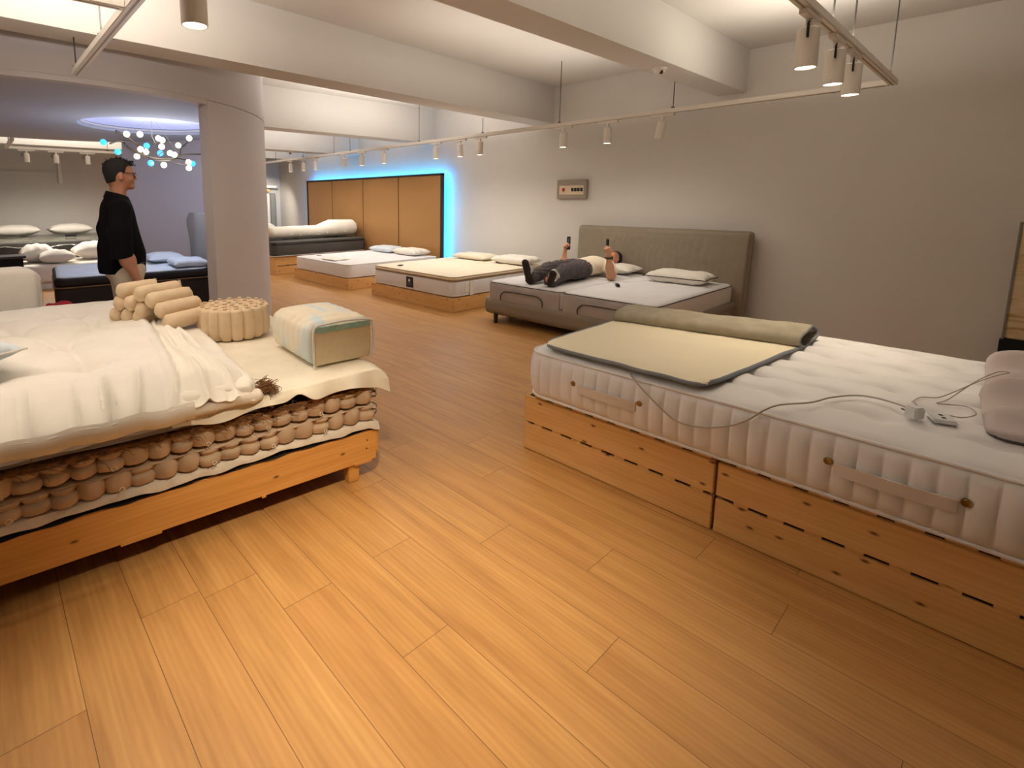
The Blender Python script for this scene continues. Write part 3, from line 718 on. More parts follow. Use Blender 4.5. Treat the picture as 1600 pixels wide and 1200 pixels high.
# ------------------------------------------------------------------ adjustable bed with headboard
t = thing('upholstered_bed', 'wide taupe leather bed frame with a tall headboard under the lying person', 'bed', (4.62, 2.0, 0))
obj('foot_rail', G().soft(.09, 1.075, .095, .18, 2.15, .205, 10, 40, 10, .08, .07), 'leather', t)
obj('side_rail', G().soft(1.0, .05, .10, 1.9, .1, .20, 40, 6, 10, .04, .045), 'leather', t)
obj('side_rail', G().soft(1.0, 2.10, .10, 1.9, .1, .20, 40, 6, 10, .04, .045), 'leather', t)
obj('platform', G().box(.1, 1.93, .09, 2.06, .2, .262, .004), 'blackcloth', t)
def hb(p, u, v, w):
    x, y, z = p
    lean = .06 * (w + 1) / 2
    if u < -.99:
        f = max(0, 1 - abs(v) ** 8) * max(0, 1 - abs(w) ** 8); x -= .012 * f
        if -.75 < v < .62 and -.3 < w < .82: x -= .009 * f * (abs(math.sin(y * 38 + 2.5 * nz(y * 3, z * 5))) ** 2) * (.5 + .5 * nz(y * 9, z * 14, 4))
        x -= .003 * nz(y * 6, z * 6)
    y *= 1 - .012 * (1 - w) / 2
    return Vector((x + lean, y, z))
obj('headboard', G().soft(1.99, 1.02, .06, .12, 2.2, 1.04, 8, 150, 80, .04, .05, hb), 'taupe', t, angle=80)
for x, y in ((.02, 1.94), (.4, 2.02), (.02, .2), (1.7, .2), (1.7, 1.95)):
    obj('leg', G().cyl((x, y, 0), (x, y, .12), .022, .028, 16), 'black', t)
def adj(label, y0, y1, z0=.265):
    t = thing('adjustable_mattress', label, 'mattress', (5.60, (y0 + y1) / 2, z0), 0, 'adjustable mattresses'); L = y1 - y0; h = .235
    def d(p, u, v, w):
        q = 0
        if abs(w) < .95 and max(abs(u), abs(v)) > .999:
            q = .010 * (1 - w * w)
            if abs(v) > abs(u): return Vector((p.x + 0, p.y + math.copysign(.5 * q + .004 * abs(math.sin(p.x * 46 + 1.5 * p.z)), v) * (1 if abs(w) < .9 else .3), p.z))
            return Vector((p.x + math.copysign(q, u), p.y, p.z))
        if w > .999:
            e = (1 - u ** 6) * (1 - v ** 6); return Vector((p.x, p.y, p.z + e * (.010 + .004 * nz(p.x * 6, p.y * 6) + .0025 * math.sin(p.x * 46))))
        return p
    obj('mattress_body', G().soft(0, 0, 0, 1.90, L, h, 110, 30, 10, .07, .03, d), 'tick', t, angle=70)
    obj('end_panel', G().soft(-.945, 0, .004, .03, L - .03, h - .03, 6, 40, 16, .012, .012, lambda p, u, v, w: Vector((p.x - (.012 * (1 - v ** 4) * (1 - w * w) if u < -.9 else 0), p.y, p.z))), 'greyplush', t)
    hw = .29
    arc = [(-.978, -hw, .03), (-.98, -hw, .08), (-.981, -hw + .03, .118), (-.981, -hw + .09, .138), (-.981, 0, .14), (-.981, hw - .09, .138), (-.981, hw - .03, .118), (-.98, hw, .08), (-.978, hw, .03)]
    obj('arched_piping', G().tube(smooth_path(arc, 5), .006, 6), 'trim', t)
    obj('piping', G().tube(rim(.95, L / 2, h - .018, .07, 0, .003), .005, 6, closed=True), 'trim', t)
    return t
adj('white adjustable mattress with grey end panel under the lying person', 3.065, 4.07)
adj('empty white adjustable mattress with grey end panel beside the lying person', 2.055, 3.055)
MZ = .513
pillow_thing('white_pillow', 'small white pillow under the head of the lying person', (6.33, 3.42, MZ - .002), 0, .40, .66, .13, 'white', 'pillows on the taupe bed', seed=11, e=3)
pillow_thing('contour_pillow', 'white contour pillow with dark piping on the empty side of the taupe bed', (6.16, 2.48, MZ - .002), R_(3), .42, .66, .14, 'white', 'pillows on the taupe bed', seed=12, e=5, prof=wave, pipe='trim')
t = thing('remote_control', 'small dark remote lying on the empty adjustable mattress', 'remote', (5.33, 2.80, MZ + .004), R_(35))
obj('body', G().box(-.06, .06, -.022, .022, 0, .022, .008), 'navy', t)
obj('wrist_cord', G().tube(smooth_path([(.06, 0, .01), (.12, .03, .006), (.17, -.02, .006), (.2, .03, .006)]), .002, 6), 'cable', t)

# ------------------------------------------------------------------ smooth bodies from blended capsules and ellipsoids
def A3(*p): return np.array(p, float)
class Body:
    def __init__(s): s.groups = [[]]; s.ks = [.03]; s.cuts = []
    def grp(s, k): s.groups.append([]); s.ks.append(k); return s
    def cap(s, a, b, r0, r1=None): s.groups[-1].append(('c', A3(*a), A3(*b), r0, r0 if r1 is None else r1)); return s
    def ell(s, c, r, rot=None):
        Rm = np.array(Matrix.Rotation(rot[0], 3, rot[1])) if rot else None
        s.groups[-1].append(('e', A3(*c), A3(*r), Rm)); return s
    def chain(s, P, Rr):
        for i in range(len(P) - 1): s.cap(P[i], P[i + 1], Rr[i], Rr[i + 1])
        return s
    def cut(s, n, d): s.cuts.append((A3(*n) / np.linalg.norm(n), d)); return s   # keep n.p < d
    def one(s, q, p):
        if q[0] == 'c':
            a, b, r0, r1 = q[1:]; ab = b - a; t = np.clip(((p - a) @ ab) / max(ab @ ab, 1e-12), 0, 1)
            return np.linalg.norm(p - a - t[:, None] * ab, axis=1) - (r0 + (r1 - r0) * t)
        c, r, Rm = q[1:]; d = p - c
        if Rm is not None: d = d @ Rm
        k0 = np.linalg.norm(d / r, axis=1); k1 = np.linalg.norm(d / (r * r), axis=1)
        return k0 * (k0 - 1) / np.maximum(k1, 1e-9)
    def f(s, p):
        D = None
        for g, k in zip(s.groups, s.ks):
            d = None
            for q in g:
                e = s.one(q, p)
                if d is None: d = e
                else:
                    h = np.clip(.5 + .5 * (e - d) / k, 0, 1); d = e * (1 - h) + d * h - k * h * (1 - h)
            if d is None: continue
            if D is None: D = d
            else:
                k2 = min(k, .012); h = np.clip(.5 + .5 * (d - D) / k2, 0, 1); D = d * (1 - h) + D * h - k2 * h * (1 - h)
        for n, dd in s.cuts: D = np.maximum(D, p @ n - dd)
        return D
def nets(f, lo, hi, h):
    lo = A3(*lo); hi = A3(*hi); B = 8
    nb = np.ceil((hi - lo) / (h * B)).astype(int); n = nb * B
    V = np.empty(n, np.float32)
    bi = np.stack(np.meshgrid(*[np.arange(k) for k in nb], indexing='ij'), -1).reshape(-1, 3)
    cen = lo + (bi * B + (B - 1) / 2) * h; dc = f(cen)
    off = np.stack(np.meshgrid(*[np.arange(B)] * 3, indexing='ij'), -1).reshape(-1, 3)
    keep = np.abs(dc) < B * h * 1.8 + .02
    V5 = V.reshape(nb[0], B, nb[1], B, nb[2], B)
    for b, d in zip(bi[~keep], dc[~keep]): V5[b[0], :, b[1], :, b[2], :] = d
    kb = bi[keep]
    for s0 in range(0, len(kb), 300):
        q = kb[s0:s0 + 300]; P = lo + (q[:, None, :] * B + off[None]) * h
        d = f(P.reshape(-1, 3)).reshape(len(q), B, B, B)
        for b, e in zip(q, d): V5[b[0], :, b[1], :, b[2], :] = e
    S = V < 0
    c = np.zeros(tuple(n - 1), int); acc = np.zeros(tuple(n - 1) + (3,)); cnt = np.zeros(tuple(n - 1))
    for dx in (0, 1):
        for dy in (0, 1):
            for dz in (0, 1): c += S[dx:n[0] - 1 + dx, dy:n[1] - 1 + dy, dz:n[2] - 1 + dz]
    act = (c > 0) & (c < 8); ai = np.argwhere(act)
    cn = [(0, 0, 0), (1, 0, 0), (0, 1, 0), (1, 1, 0), (0, 0, 1), (1, 0, 1), (0, 1, 1), (1, 1, 1)]
    vals = np.stack([V[ai[:, 0] + a, ai[:, 1] + b, ai[:, 2] + d] for a, b, d in cn], 1)
    pos = np.zeros((len(ai), 3)); ct = np.zeros(len(ai))
    for i in range(8):
        for j in range(i + 1, 8):
            if sum(x != y for x, y in zip(cn[i], cn[j])) != 1: continue
            va, vb = vals[:, i], vals[:, j]; mk = (va < 0) != (vb < 0)
            t = np.where(mk, va / np.where(mk, va - vb, 1), 0)
            pos += mk[:, None] * (A3(*cn[i]) + t[:, None] * (A3(*cn[j]) - A3(*cn[i]))); ct += mk
    pos = pos / ct[:, None] + ai; pts = lo + pos * h
    vid = -np.ones(tuple(n - 1), int); vid[tuple(ai.T)] = np.arange(len(ai))
    F = []
    for ax in range(3):
        o1, o2 = [(1, 2), (2, 0), (0, 1)][ax]
        s1 = [slice(1, n[k] - 1) for k in range(3)]; s1[ax] = slice(0, n[ax] - 1); s2 = list(s1); s2[ax] = slice(1, n[ax])
        e = np.argwhere(S[tuple(s1)] != S[tuple(s2)])
        add = np.array([1, 1, 1]); add[ax] = 0; e = e + add
        e1 = np.zeros(3, int); e1[o1] = 1; e2 = np.zeros(3, int); e2[o2] = 1
        q = np.stack([vid[tuple((e - e1 - e2).T)], vid[tuple((e - e2).T)], vid[tuple(e.T)], vid[tuple((e - e1).T)]], 1)
        F.append(q[(q >= 0).all(1)])
    g = G(); g.V = [tuple(p) for p in pts]; g.F = [tuple(int(i) for i in r) for r in np.concatenate(F)]
    return g
def hand(b, wrist, d, pn, side, curl=(.35, .45, .3), grip=None, sc_=1.0):
    # wrist point, finger direction d, palm normal pn, side: direction of the thumb
    W = Vector(wrist); d = Vector(d).normalized(); pn = Vector(pn); pn = (pn - d * pn.dot(d)).normalized(); sd = Vector(side); sd = (sd - d * sd.dot(d) - pn * sd.dot(pn)).normalized()
    s = sc_
    b.grp(.012)
    knk = []
    for i, o in enumerate((.032, .011, -.010, -.030)):
        k = W + d * ((.088, .094, .090, .080)[i] * s) + sd * o * s; knk.append(k)
        b.cap(W + d * .012 * s + sd * o * .62 * s, k, .0145 * s, .0115 * s)
    b.cap(W + d * .02 * s + sd * .018 * s + pn * .008 * s, W + d * .055 * s + sd * .036 * s + pn * .01 * s, .016 * s, .013 * s)
    for i, k in enumerate(knk):
        L = (.072, .080, .074, .058)[i] * s; p = k; ang = 0
        ax = d.cross(pn)
        b.grp(.004)
        for j, fr in enumerate((.45, .31, .24)):
            ang += curl[j] * (1 + .08 * i)
            dd = d * math.cos(ang) + pn * math.sin(ang); q = p + dd * L * fr
            b.cap(p, q, (.0098, .0088, .0078)[j] * s, (.0088, .0078, .0068)[j] * s); p = q
    b.grp(.006)
    p = W + d * .034 * s + sd * .036 * s + pn * .006 * s
    q = p + (sd * .6 + d * .75 + pn * .35).normalized() * .042 * s; r = q + (d * .85 + pn * (.55 if grip else .25) - sd * (.35 if grip else -.1)).normalized() * .036 * s
    b.cap(p, q, .0125 * s, .0105 * s).cap(q, r, .0105 * s, .008 * s)

# ------------------------------------------------------------------ standing person
def standing():
    t = thing('person', 'person in a black polo and beige trousers standing in profile with glasses, looking right', 'person', (.903, 4.62, 0), R_(0))
    b = Body(); b.ks = [.025]
    # head
    b.ell((-.005, 0, 1.672), (.101, .077, .098)).ell((.025, 0, 1.615), (.068, .060, .082)).ell((-.02, 0, 1.63), (.078, .068, .08))
    b.cap((-.03, 0, 1.40), (-.014, 0, 1.58), .062, .055)
    b.grp(.012).ell((.052, 0, 1.662), (.045, .056, .05)).ell((.074, 0, 1.560), (.028, .028, .024)).ell((.060, .034, 1.62), (.03, .024, .026)).ell((.060, -.034, 1.62), (.03, .024, .026))
    b.grp(.008).cap((.092, 0, 1.655), (.114, 0, 1.627), .009, .012).ell((.106, .010, 1.621), (.011, .008, .008)).ell((.106, -.010, 1.621), (.011, .008, .008))
    b.ell((.090, 0, 1.599), (.016, .023, .007)).ell((.088, 0, 1.586), (.015, .021, .007)).cap((.082, -.035, 1.675), (.082, .035, 1.675), .011)
    for s_ in (1, -1): b.ell((-.008, s_ * .079, 1.638), (.020, .008, .032)).ell((-.004, s_ * .076, 1.618), (.010, .008, .014))
    # torso under the clothes
    b.grp(.05).ell((-.02, 0, 1.28), (.10, .155, .20)).ell((.01, 0, 1.05), (.12, .15, .16)).ell((-.015, 0, .93), (.115, .15, .12))
    for s_ in (1, -1):
        b.chain([(-.02, s_ * .16, 1.385), (-.065, s_ * .222, 1.10)], [.052, .046])
        b.chain([(-.065, s_ * .222, 1.10), (-.035, s_ * .228, 1.0), (.02, s_ * .222, .852)], [.046, .047, .030])
        b.chain([(-.01, s_ * .085, .90), (.0, s_ * .09, .5), (-.02, s_ * .09, .09)], [.085, .058, .04]).cap((-.02, s_ * .09, .06), (.12, s_ * .1, .045), .035, .028)
    for s_ in (1, -1):
        hand(b, (.022, s_ * .222, .850), (.22, 0, -1), (-.25, -s_, -.1), (1, 0, .2), (.3, .4, .3))
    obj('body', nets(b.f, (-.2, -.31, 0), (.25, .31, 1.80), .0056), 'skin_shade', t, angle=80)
    for s_ in (1, -1):
        obj('eye', G().lathe([(.001, -.008), (.007, -.004), (.0085, 0), (.007, .004), (.001, .008)], (0, 0, 0), 10), 'eye', t, loc=(.088, s_ * .03, 1.655), rot=(0, PI / 2, 0))
    # hair: short sides, spiky raised top
    h = Body(); h.ks = [.02]
    h.ell((-.012, 0, 1.694), (.102, .080, .086)).ell((-.016, 0, 1.668), (.093, .0785, .084)).ell((-.050, 0, 1.618), (.050, .067, .06))
    h.grp(.006)
    rnd = random.Random(5)
    for k in range(130):
        a, r = rnd.uniform(0, 2 * PI), math.sqrt(rnd.random())
        x, y = -.008 + .090 * r * math.cos(a), .062 * r * math.sin(a)
        z = 1.680 + .092 * math.sqrt(max(.02, 1 - (r * .95) ** 2)); f = max(0, (x + .02) / .1)
        h.cap((x, y, z - .016), (x + .012 + .030 * f + rnd.uniform(-.012, .006) - (.03 if x < -.06 else 0), y * 1.1 + rnd.uniform(-.008, .008), z + rnd.uniform(.004, .022) + .004 * f), .008, .0025)
    def hf(p):
        d = h.f(p); x, y, z = p[:, 0], p[:, 1], p[:, 2]
        ear = np.linalg.norm((p - A3(.006, 0, 1.632)) / A3(.036, 5, .034), axis=1) - 1
        d = np.maximum(d, -ear * .03)
        face = np.minimum(x - .050, 1.722 - z)          # clear forehead and face
        temple = np.minimum(x - (.018 + .35 * (z - 1.65)), 1.712 - z)
        nape = 1.592 + .35 * (x + .06) - z
        return np.maximum(np.maximum(d, np.maximum(face, temple) * .8), nape * .8)
    obj('hair', nets(hf, (-.17, -.12, 1.5), (.17, .12, 1.84), .0042), 'hair', t, angle=80)
    # glasses
    g = G()
    for s_ in (1, -1):
        g.tube([(-.012, s_ * .081, 1.660), (.05, s_ * .078, 1.663), (.100, s_ * .062, 1.663)], .0022, 6)
        P = [(.104 - .0 * abs(math.cos(a)), s_ * (.034 + .026 * math.cos(a)), 1.652 + .019 * math.sin(a)) for a in [2 * PI * k / 20 for k in range(20)]]
        g.tube(P, .0019, 6, closed=True)
    g.tube([(.106, -.009, 1.658), (.112, 0, 1.660), (.106, .009, 1.658)], .002, 6)
    obj('glasses', g, 'black', t)
    # polo
    p = Body(); p.ks = [.055]
    p.ell((-.034, 0, 1.29), (.124, .165, .20)).ell((-.03, 0, 1.10), (.150, .166, .22)).ell((-.028, 0, .96), (.170, .17, .26)).ell((-.05, 0, 1.38), (.085, .15, .085))
    p.cap((-.03, -.10, 1.43), (-.03, .10, 1.43), .05).cap((-.035, 0, 1.42), (-.028, 0, 1.49), .078, .066)
    p.cuts = [(A3(0, 0, -1), -.884), (A3(.30, 0, .954), .954 * 1.505 + .3 * -.03)]
    s2 = []
    for s_ in (1, -1):
        q = Body(); q.ks = [.03]; q.chain([(-.045, s_ * .16, 1.385), (-.07, s_ * .216, 1.22), (-.07, s_ * .222, 1.03), (-.068, s_ * .222, .96)], [.078, .080, .074, .078]); q.cuts = [(A3(.12, 0, -.99), -.99 * 1.022 + .12 * -.03)]; s2.append(q)
    def pf(x):
        d = p.f(x)
        for q in s2:
            e = q.f(x); h_ = np.clip(.5 + .5 * (e - d) / .02, 0, 1); d = e * (1 - h_) + d * h_ - .02 * h_ * (1 - h_)
        return d + .004 * np.sin(x[:, 2] * 34 + 9 * x[:, 0] + 6 * x[:, 1]) * np.clip((1.3 - x[:, 2]) * 3, 0, 1)
    o = obj('polo_shirt', nets(pf, (-.24, -.34, .86), (.22, .34, 1.56), .0085), 'polo', t, angle=80)
    def col(a, b_):
        an = -2.55 + 5.1 * a; c, s_ = math.cos(an + PI), math.sin(an + PI)
        z = 1.525 - .06 * (.5 - .5 * math.cos(an)) ** 1.0; r = .069 + .022 * b_
        return (-.026 + (r + .006 * abs(an) / 2.5) * c * 1.05, r * s_ * .98, z - .05 * b_)
    obj('collar', G().grid(40, 4, col, .004), 'polo', o)
    obj('hem_mark', G().box(.06, .09, -.001, .001, -.002, .002, 0), 'matpipe', o, loc=(0, -.174, .965))
    k = Body(); k.ks = [.05]
    k.ell((-.015, 0, .92), (.150, .165, .13))
    for s_ in (1, -1): k.chain([(-.01, s_ * .085, .88), (.0, s_ * .095, .5), (-.015, s_ * .097, .085)], [.105, .078, .07])
    k.cuts = [(A3(0, 0, 1), .955), (A3(0, 0, -1), -.05)]
    tr = obj('trousers', nets(k.f, (-.2, -.22, .03), (.2, .22, .99), .011), 'khaki', t, angle=80)
    obj('pocket_seam', G().tube([(.085, -.125, .90), (.06, -.158, .80), (.045, -.166, .74)], .003, 6), 'wire', tr)
    for s_ in (1, -1):
        q = Body(); q.ks = [.03]; q.cap((-.05, s_ * .097, .045), (.13, s_ * .105, .04), .046, .04).cap((-.02, s_ * .097, .05), (-.02, s_ * .097, .09), .05); q.cuts = [(A3(0, 0, -1), -.002)]
        obj('shoe', nets(q.f, (-.14, s_ * .1 - .1, -.01), (.22, s_ * .1 + .1, .15), .009), 'shoe', t, angle=80)
standing()

# ------------------------------------------------------------------ lying person
def lying():
    t = thing('person', 'person in cream t-shirt and grey trousers lying on the taupe bed, forearms raised', 'person', (5.5, 3.43, MZ))
    # local: head towards +x, up +z, right hand side -y
    HX = .86
    b = Body(); b.ks = [.025]
    b.ell((HX + .045, 0, .165), (.098, .077, .100)).ell((HX - .02, -.0, .195), (.082, .060, .068)).cap((HX - .24, 0, .115), (HX - .06, 0, .16), .06, .054)
    b.grp(.012).ell((HX - .092, 0, .228), (.022, .026, .026)).ell((HX - .03, .034, .232), (.026, .024, .028)).ell((HX - .03, -.034, .232), (.026, .024, .028))
    b.grp(.008).cap((HX - .0, 0, .258), (HX - .025, 0, .284), .010, .013).ell((HX - .055, 0, .262), (.007, .022, .015)).ell((HX - .067, 0, .260), (.007, .02, .014))
    for s_ in (1, -1): b.ell((HX - .018, s_ * .079, .165), (.032, .008, .02))
    b.grp(.05).ell((.36, 0, .12), (.22, .15, .095)).ell((.12, 0, .115), (.16, .14, .09))
    for s_ in (1, -1):
        b.chain([(.50, s_ * .17, .12), (.245, s_ * .325, .045), (.225, s_ * .328, .05)], [.046, .038, .037])
        w = (.17, s_ * .315, .29) if s_ < 0 else (.235, s_ * .315, .285)
        b.chain([(.225, s_ * .328, .055), (.20 if s_ < 0 else .225, s_ * .325, .15), w], [.037, .038, .026])
        b.chain([(.0, s_ * .09, .12), (-.38, s_ * .10, .12), (-.74, s_ * (.10 if s_ > 0 else .13), .075)], [.08, .055, .038])
    for s_ in (1, -1):
        w = Vector((.17, s_ * .315, .29) if s_ < 0 else (.235, s_ * .315, .285))
        hand(b, w - Vector((0, 0, .005)), (-.12, 0, 1), (.35, -s_, .0), (.9, s_ * .5, .2), (.95, 1.0, .6), True)
    obj('body', nets(b.f, (-.82, -.42, -.01), (1.04, .42, .52), .0062), 'skin', t, angle=80)
    for s_ in (1, -1): obj('eye', G().lathe([(.001, -.006), (.010, 0), (.001, .006)], (0, 0, 0), 10), 'eye', t, loc=(HX + .008, s_ * .032, .256))
    h = Body(); h.ks = [.02]
    h.ell((HX + .062, 0, .158), (.100, .086, .108)).ell((HX + .075, 0, .20), (.075, .08, .07))
    h.cuts = [(A3(-.9, 0, .3), -.9 * (HX + .035) + .3 * .22)]
    obj('hair', nets(h.f, (HX - .1, -.12, .02), (HX + .2, .12, .32), .006), 'hair', t, angle=80)
    p = Body(); p.ks = [.05]
    p.ell((.37, 0, .125), (.22, .175, .118)).ell((.16, 0, .12), (.19, .165, .112)).ell((.50, 0, .11), (.10, .19, .085))
    for s_ in (1, -1): p.chain([(.49, s_ * .15, .12), (.36, s_ * .262, .085)], [.075, .072])
    p.cuts = [(A3(-1, 0, 0), -.06), (A3(0, 0, -1), -.004), (A3(1, 0, .15), .60)]
    def pf(x): return p.f(x) + .004 * np.sin(x[:, 0] * 40 + 14 * x[:, 1])
    obj('t_shirt', nets(pf, (.02, -.38, -.01), (.66, .38, .28), .009), 'tee', t, angle=80)
    k = Body(); k.ks = [.05]
    k.ell((.02, 0, .118), (.15, .175, .112))
    for s_ in (1, -1): k.chain([(.0, s_ * .09, .115), (-.20, s_ * .105, .125), (-.40, s_ * .11, .125), (-.765, s_ * (.108 if s_ > 0 else .155), .068)], [.10, .092, .084, .072])
    k.cuts = [(A3(0, 0, -1), -.004), (A3(1, 0, 0), .13), (A3(-1, 0, 0), .765)]
    def kf(x): return k.f(x) + .007 * np.sin(x[:, 0] * 52 + 18 * np.sin(x[:, 1] * 17) + 9 * x[:, 2]) * np.clip(1 + x[:, 0] * 0, 0, 1)
    obj('trousers', nets(kf, (-.79, -.28, -.01), (.2, .28, .27), .009), 'greytrouser', t, angle=80)
    # shoes: far one upright, near one fallen outwards
    for s_, heel, toe, ny in ((1, (-.755, .11, .042), (-.80, .14, .235), .3), (-1, (-.74, -.16, .042), (-.82, -.245, .165), .9)):
        H, T = Vector(heel), Vector(toe); d = (T - H).normalized(); q = Body(); q.ks = [.03]
        n = Vector((-1, -.25 if s_ > 0 else -.45, .25)); n = (n - d * n.dot(d)).normalized(); bx = -n
        q.cap(H + bx * .012, T + bx * .005, .044, .040).cap(H + bx * .05, H + bx * .09 + d * .02, .046, .05).cap(H + d * .09 + bx * .02, H + d * .11 + bx * .03, .05, .05)
        q.cut(n, n.dot(H) + .036)
        sh = obj('shoe', nets(q.f, tuple(min(H[i], T[i]) - .16 for i in range(3)), tuple(max(H[i], T[i]) + .16 for i in range(3)), .007), 'shoew', t, angle=80)
        q2 = Body(); q2.ks = [.02]; q2.cap(H - d * .005, T + d * .008, .046, .043); q2.cut(n, n.dot(H) + .040); q2.cut(-n, -n.dot(H) - .006)
        obj('sole', nets(q2.f, tuple(min(H[i], T[i]) - .1 for i in range(3)), tuple(max(H[i], T[i]) + .1 for i in range(3)), .006), 'sole', sh, angle=60)
    # watch on the near wrist
    wc = Vector((.178, -.317, .262)); ring = []
    for kk in range(20):
        a = 2 * PI * kk / 20; ring.append(wc + Vector((.034 * math.cos(a), .034 * math.sin(a), .004 * math.cos(a))))
    wt = obj('watch', G().tube(ring, .0105, 8, closed=True), 'black', t)
    obj('watch_face', G().box(-.02, .02, -.006, .006, -.02, .02, .004), 'black', wt, loc=wc + Vector((.03, -.028, 0)), rot=(0, 0, R_(45)))
    def remote(label, p, rx):
        q = thing('remote_control', label, 'remote', p, rx, 'remotes held up')
        obj('body', G().soft(0, 0, 0, .046, .022, .17, 6, 4, 12, .009, .008), 'black', q)
        for i in range(3): obj('button', G().box(-.008, .008, -.0135, -.0105, .1 + .018 * i, .112 + .018 * i, .001), 'matpipe', q)
    remote('black remote held up in the raised hand nearer the headboard, wearing a watch', (5.5 + .192, 3.43 - .285, MZ + .315), R_(60))
    remote('black remote held up in the raised hand farther from the viewer', (5.5 + .262, 3.43 + .285, MZ + .31), R_(-60))
lying()

# ------------------------------------------------------------------ cut-open display bed on the left
BO, BR = (1.51, 2.08, 0), R_(-4.47)
ca, sa = math.cos(BR), math.sin(BR)
def W2L(x, y): dx, dy = x - BO[0], y - BO[1]; return (dx * ca + dy * sa, -dx * sa + dy * ca)
LB, DB = 2.1, 2.12
def bthing(name, label, cat, z=0, group=None): return thing(name, label, cat, (BO[0], BO[1], z), BR, group)
def bobj(name, g, m, label, cat, z=0, group=None, kind=None, angle=60): return tag(obj(name, g, m, None, (BO[0], BO[1], z), (0, 0, BR), angle=angle), label, cat, group, kind)
t = bthing('pine_bed_base', 'low honey stained pine bed base with short legs under the cut open mattress', 'bed base')
obj('front_rail', G().box(-LB, 0, 0, .028, .098, .268, .004), 'honey', t)
obj('back_rail', G().box(-LB, 0, DB - .028, DB, .098, .268, .004), 'honey', t)
obj('end_rail', G().box(-.028, .0, .029, DB - .029, .098, .268, .004), 'honey_y', t)
obj('end_rail', G().box(-LB, -LB + .028, .029, DB - .029, .098, .268, .004), 'honey_y', t)
obj('edge_strip', G().box(.0, .012, 0, DB, .14, .262, .003), 'honey_y', t)
for a, b_, c in ((-1.19, -1.04, .116), (-.62, -.60, .106), (-.13, -.03, .106)): obj('repair_strip', G().box(a, b_, -.003, .001, .092, c, .001), 'honey', t)
for k in range(9): obj('slat', G().box(-LB + .03, -.03, .08 + k * .235, .17 + k * .235, .235, .255, .003), 'honey', t)
for x, y in ((-.16, .012), (-LB + .1, .012), (-.16, DB - .08), (-LB + .1, DB - .08)): obj('leg', G().box(x, x + .062, y, y + .062, 0, .10, .004), 'honey', t)
for x, z in ((-.06, .17), (-.055, .215)): obj('screw', G().lathe([(.004, -.002), (.0045, .001), (.002, .002)], n=10), 'steel', t, loc=(x, -.0005, z), rot=(PI / 2, 0, 0))
def layer(z0, zf, over=.02, droop=None, x0=-LB, x1=0.015, n=120, thick=.01, seed=0, y1=DB, ragged=.008):
    # sheet with a front edge hanging by droop(x) and a right edge too
    def fn(a, b):
        x = x0 + (x1 - x0) * a
        if b < .25:
            f = b / .25; dr = droop(x) if droop else 0
            y = -over - .006 * nz(x * 6, seed) ; s_ = (1 - f)
            z = z0 + zf(x) - dr * s_ - .004 * math.sin(x * 31 + seed) * s_
            y += .012 * f ** 2 + .006 * nz(x * 11, 3 + seed) * s_
        else:
            f = (b - .25) / .75; y = -over + .012 + (y1 + over) * f; z = z0 + zf(x) + .004 * nz(x * 4, y * 4, seed)
        xx = x
        if a > .97: z -= .02 * ((a - .97) / .03) * (droop is not None)
        return (xx, y, z)
    return G().grid(n, 28, fn, thick)
lin_slope = lambda k: (lambda x: -k * (x + 1))     # rises to the left
bobj('black_underlay', layer(.274, lambda x: .003, .004, lambda x: .006 + .02 * max(0, nz(x * 3, 4)), thick=.004), 'blackcloth', 'ragged black cloth lying on the pine base under the white felt', 'cloth')
bobj('felt_sheet', layer(.318, lambda x: .0, .012, lambda x: .030 + .024 * nz(x * 2.6, 1.2) + .008 * nz(x * 11, 9), thick=.010, seed=2, ragged=.01, n=200), 'felt', 'white felt sheet hanging ragged between the pine base and the pocket springs', 'felt sheet')
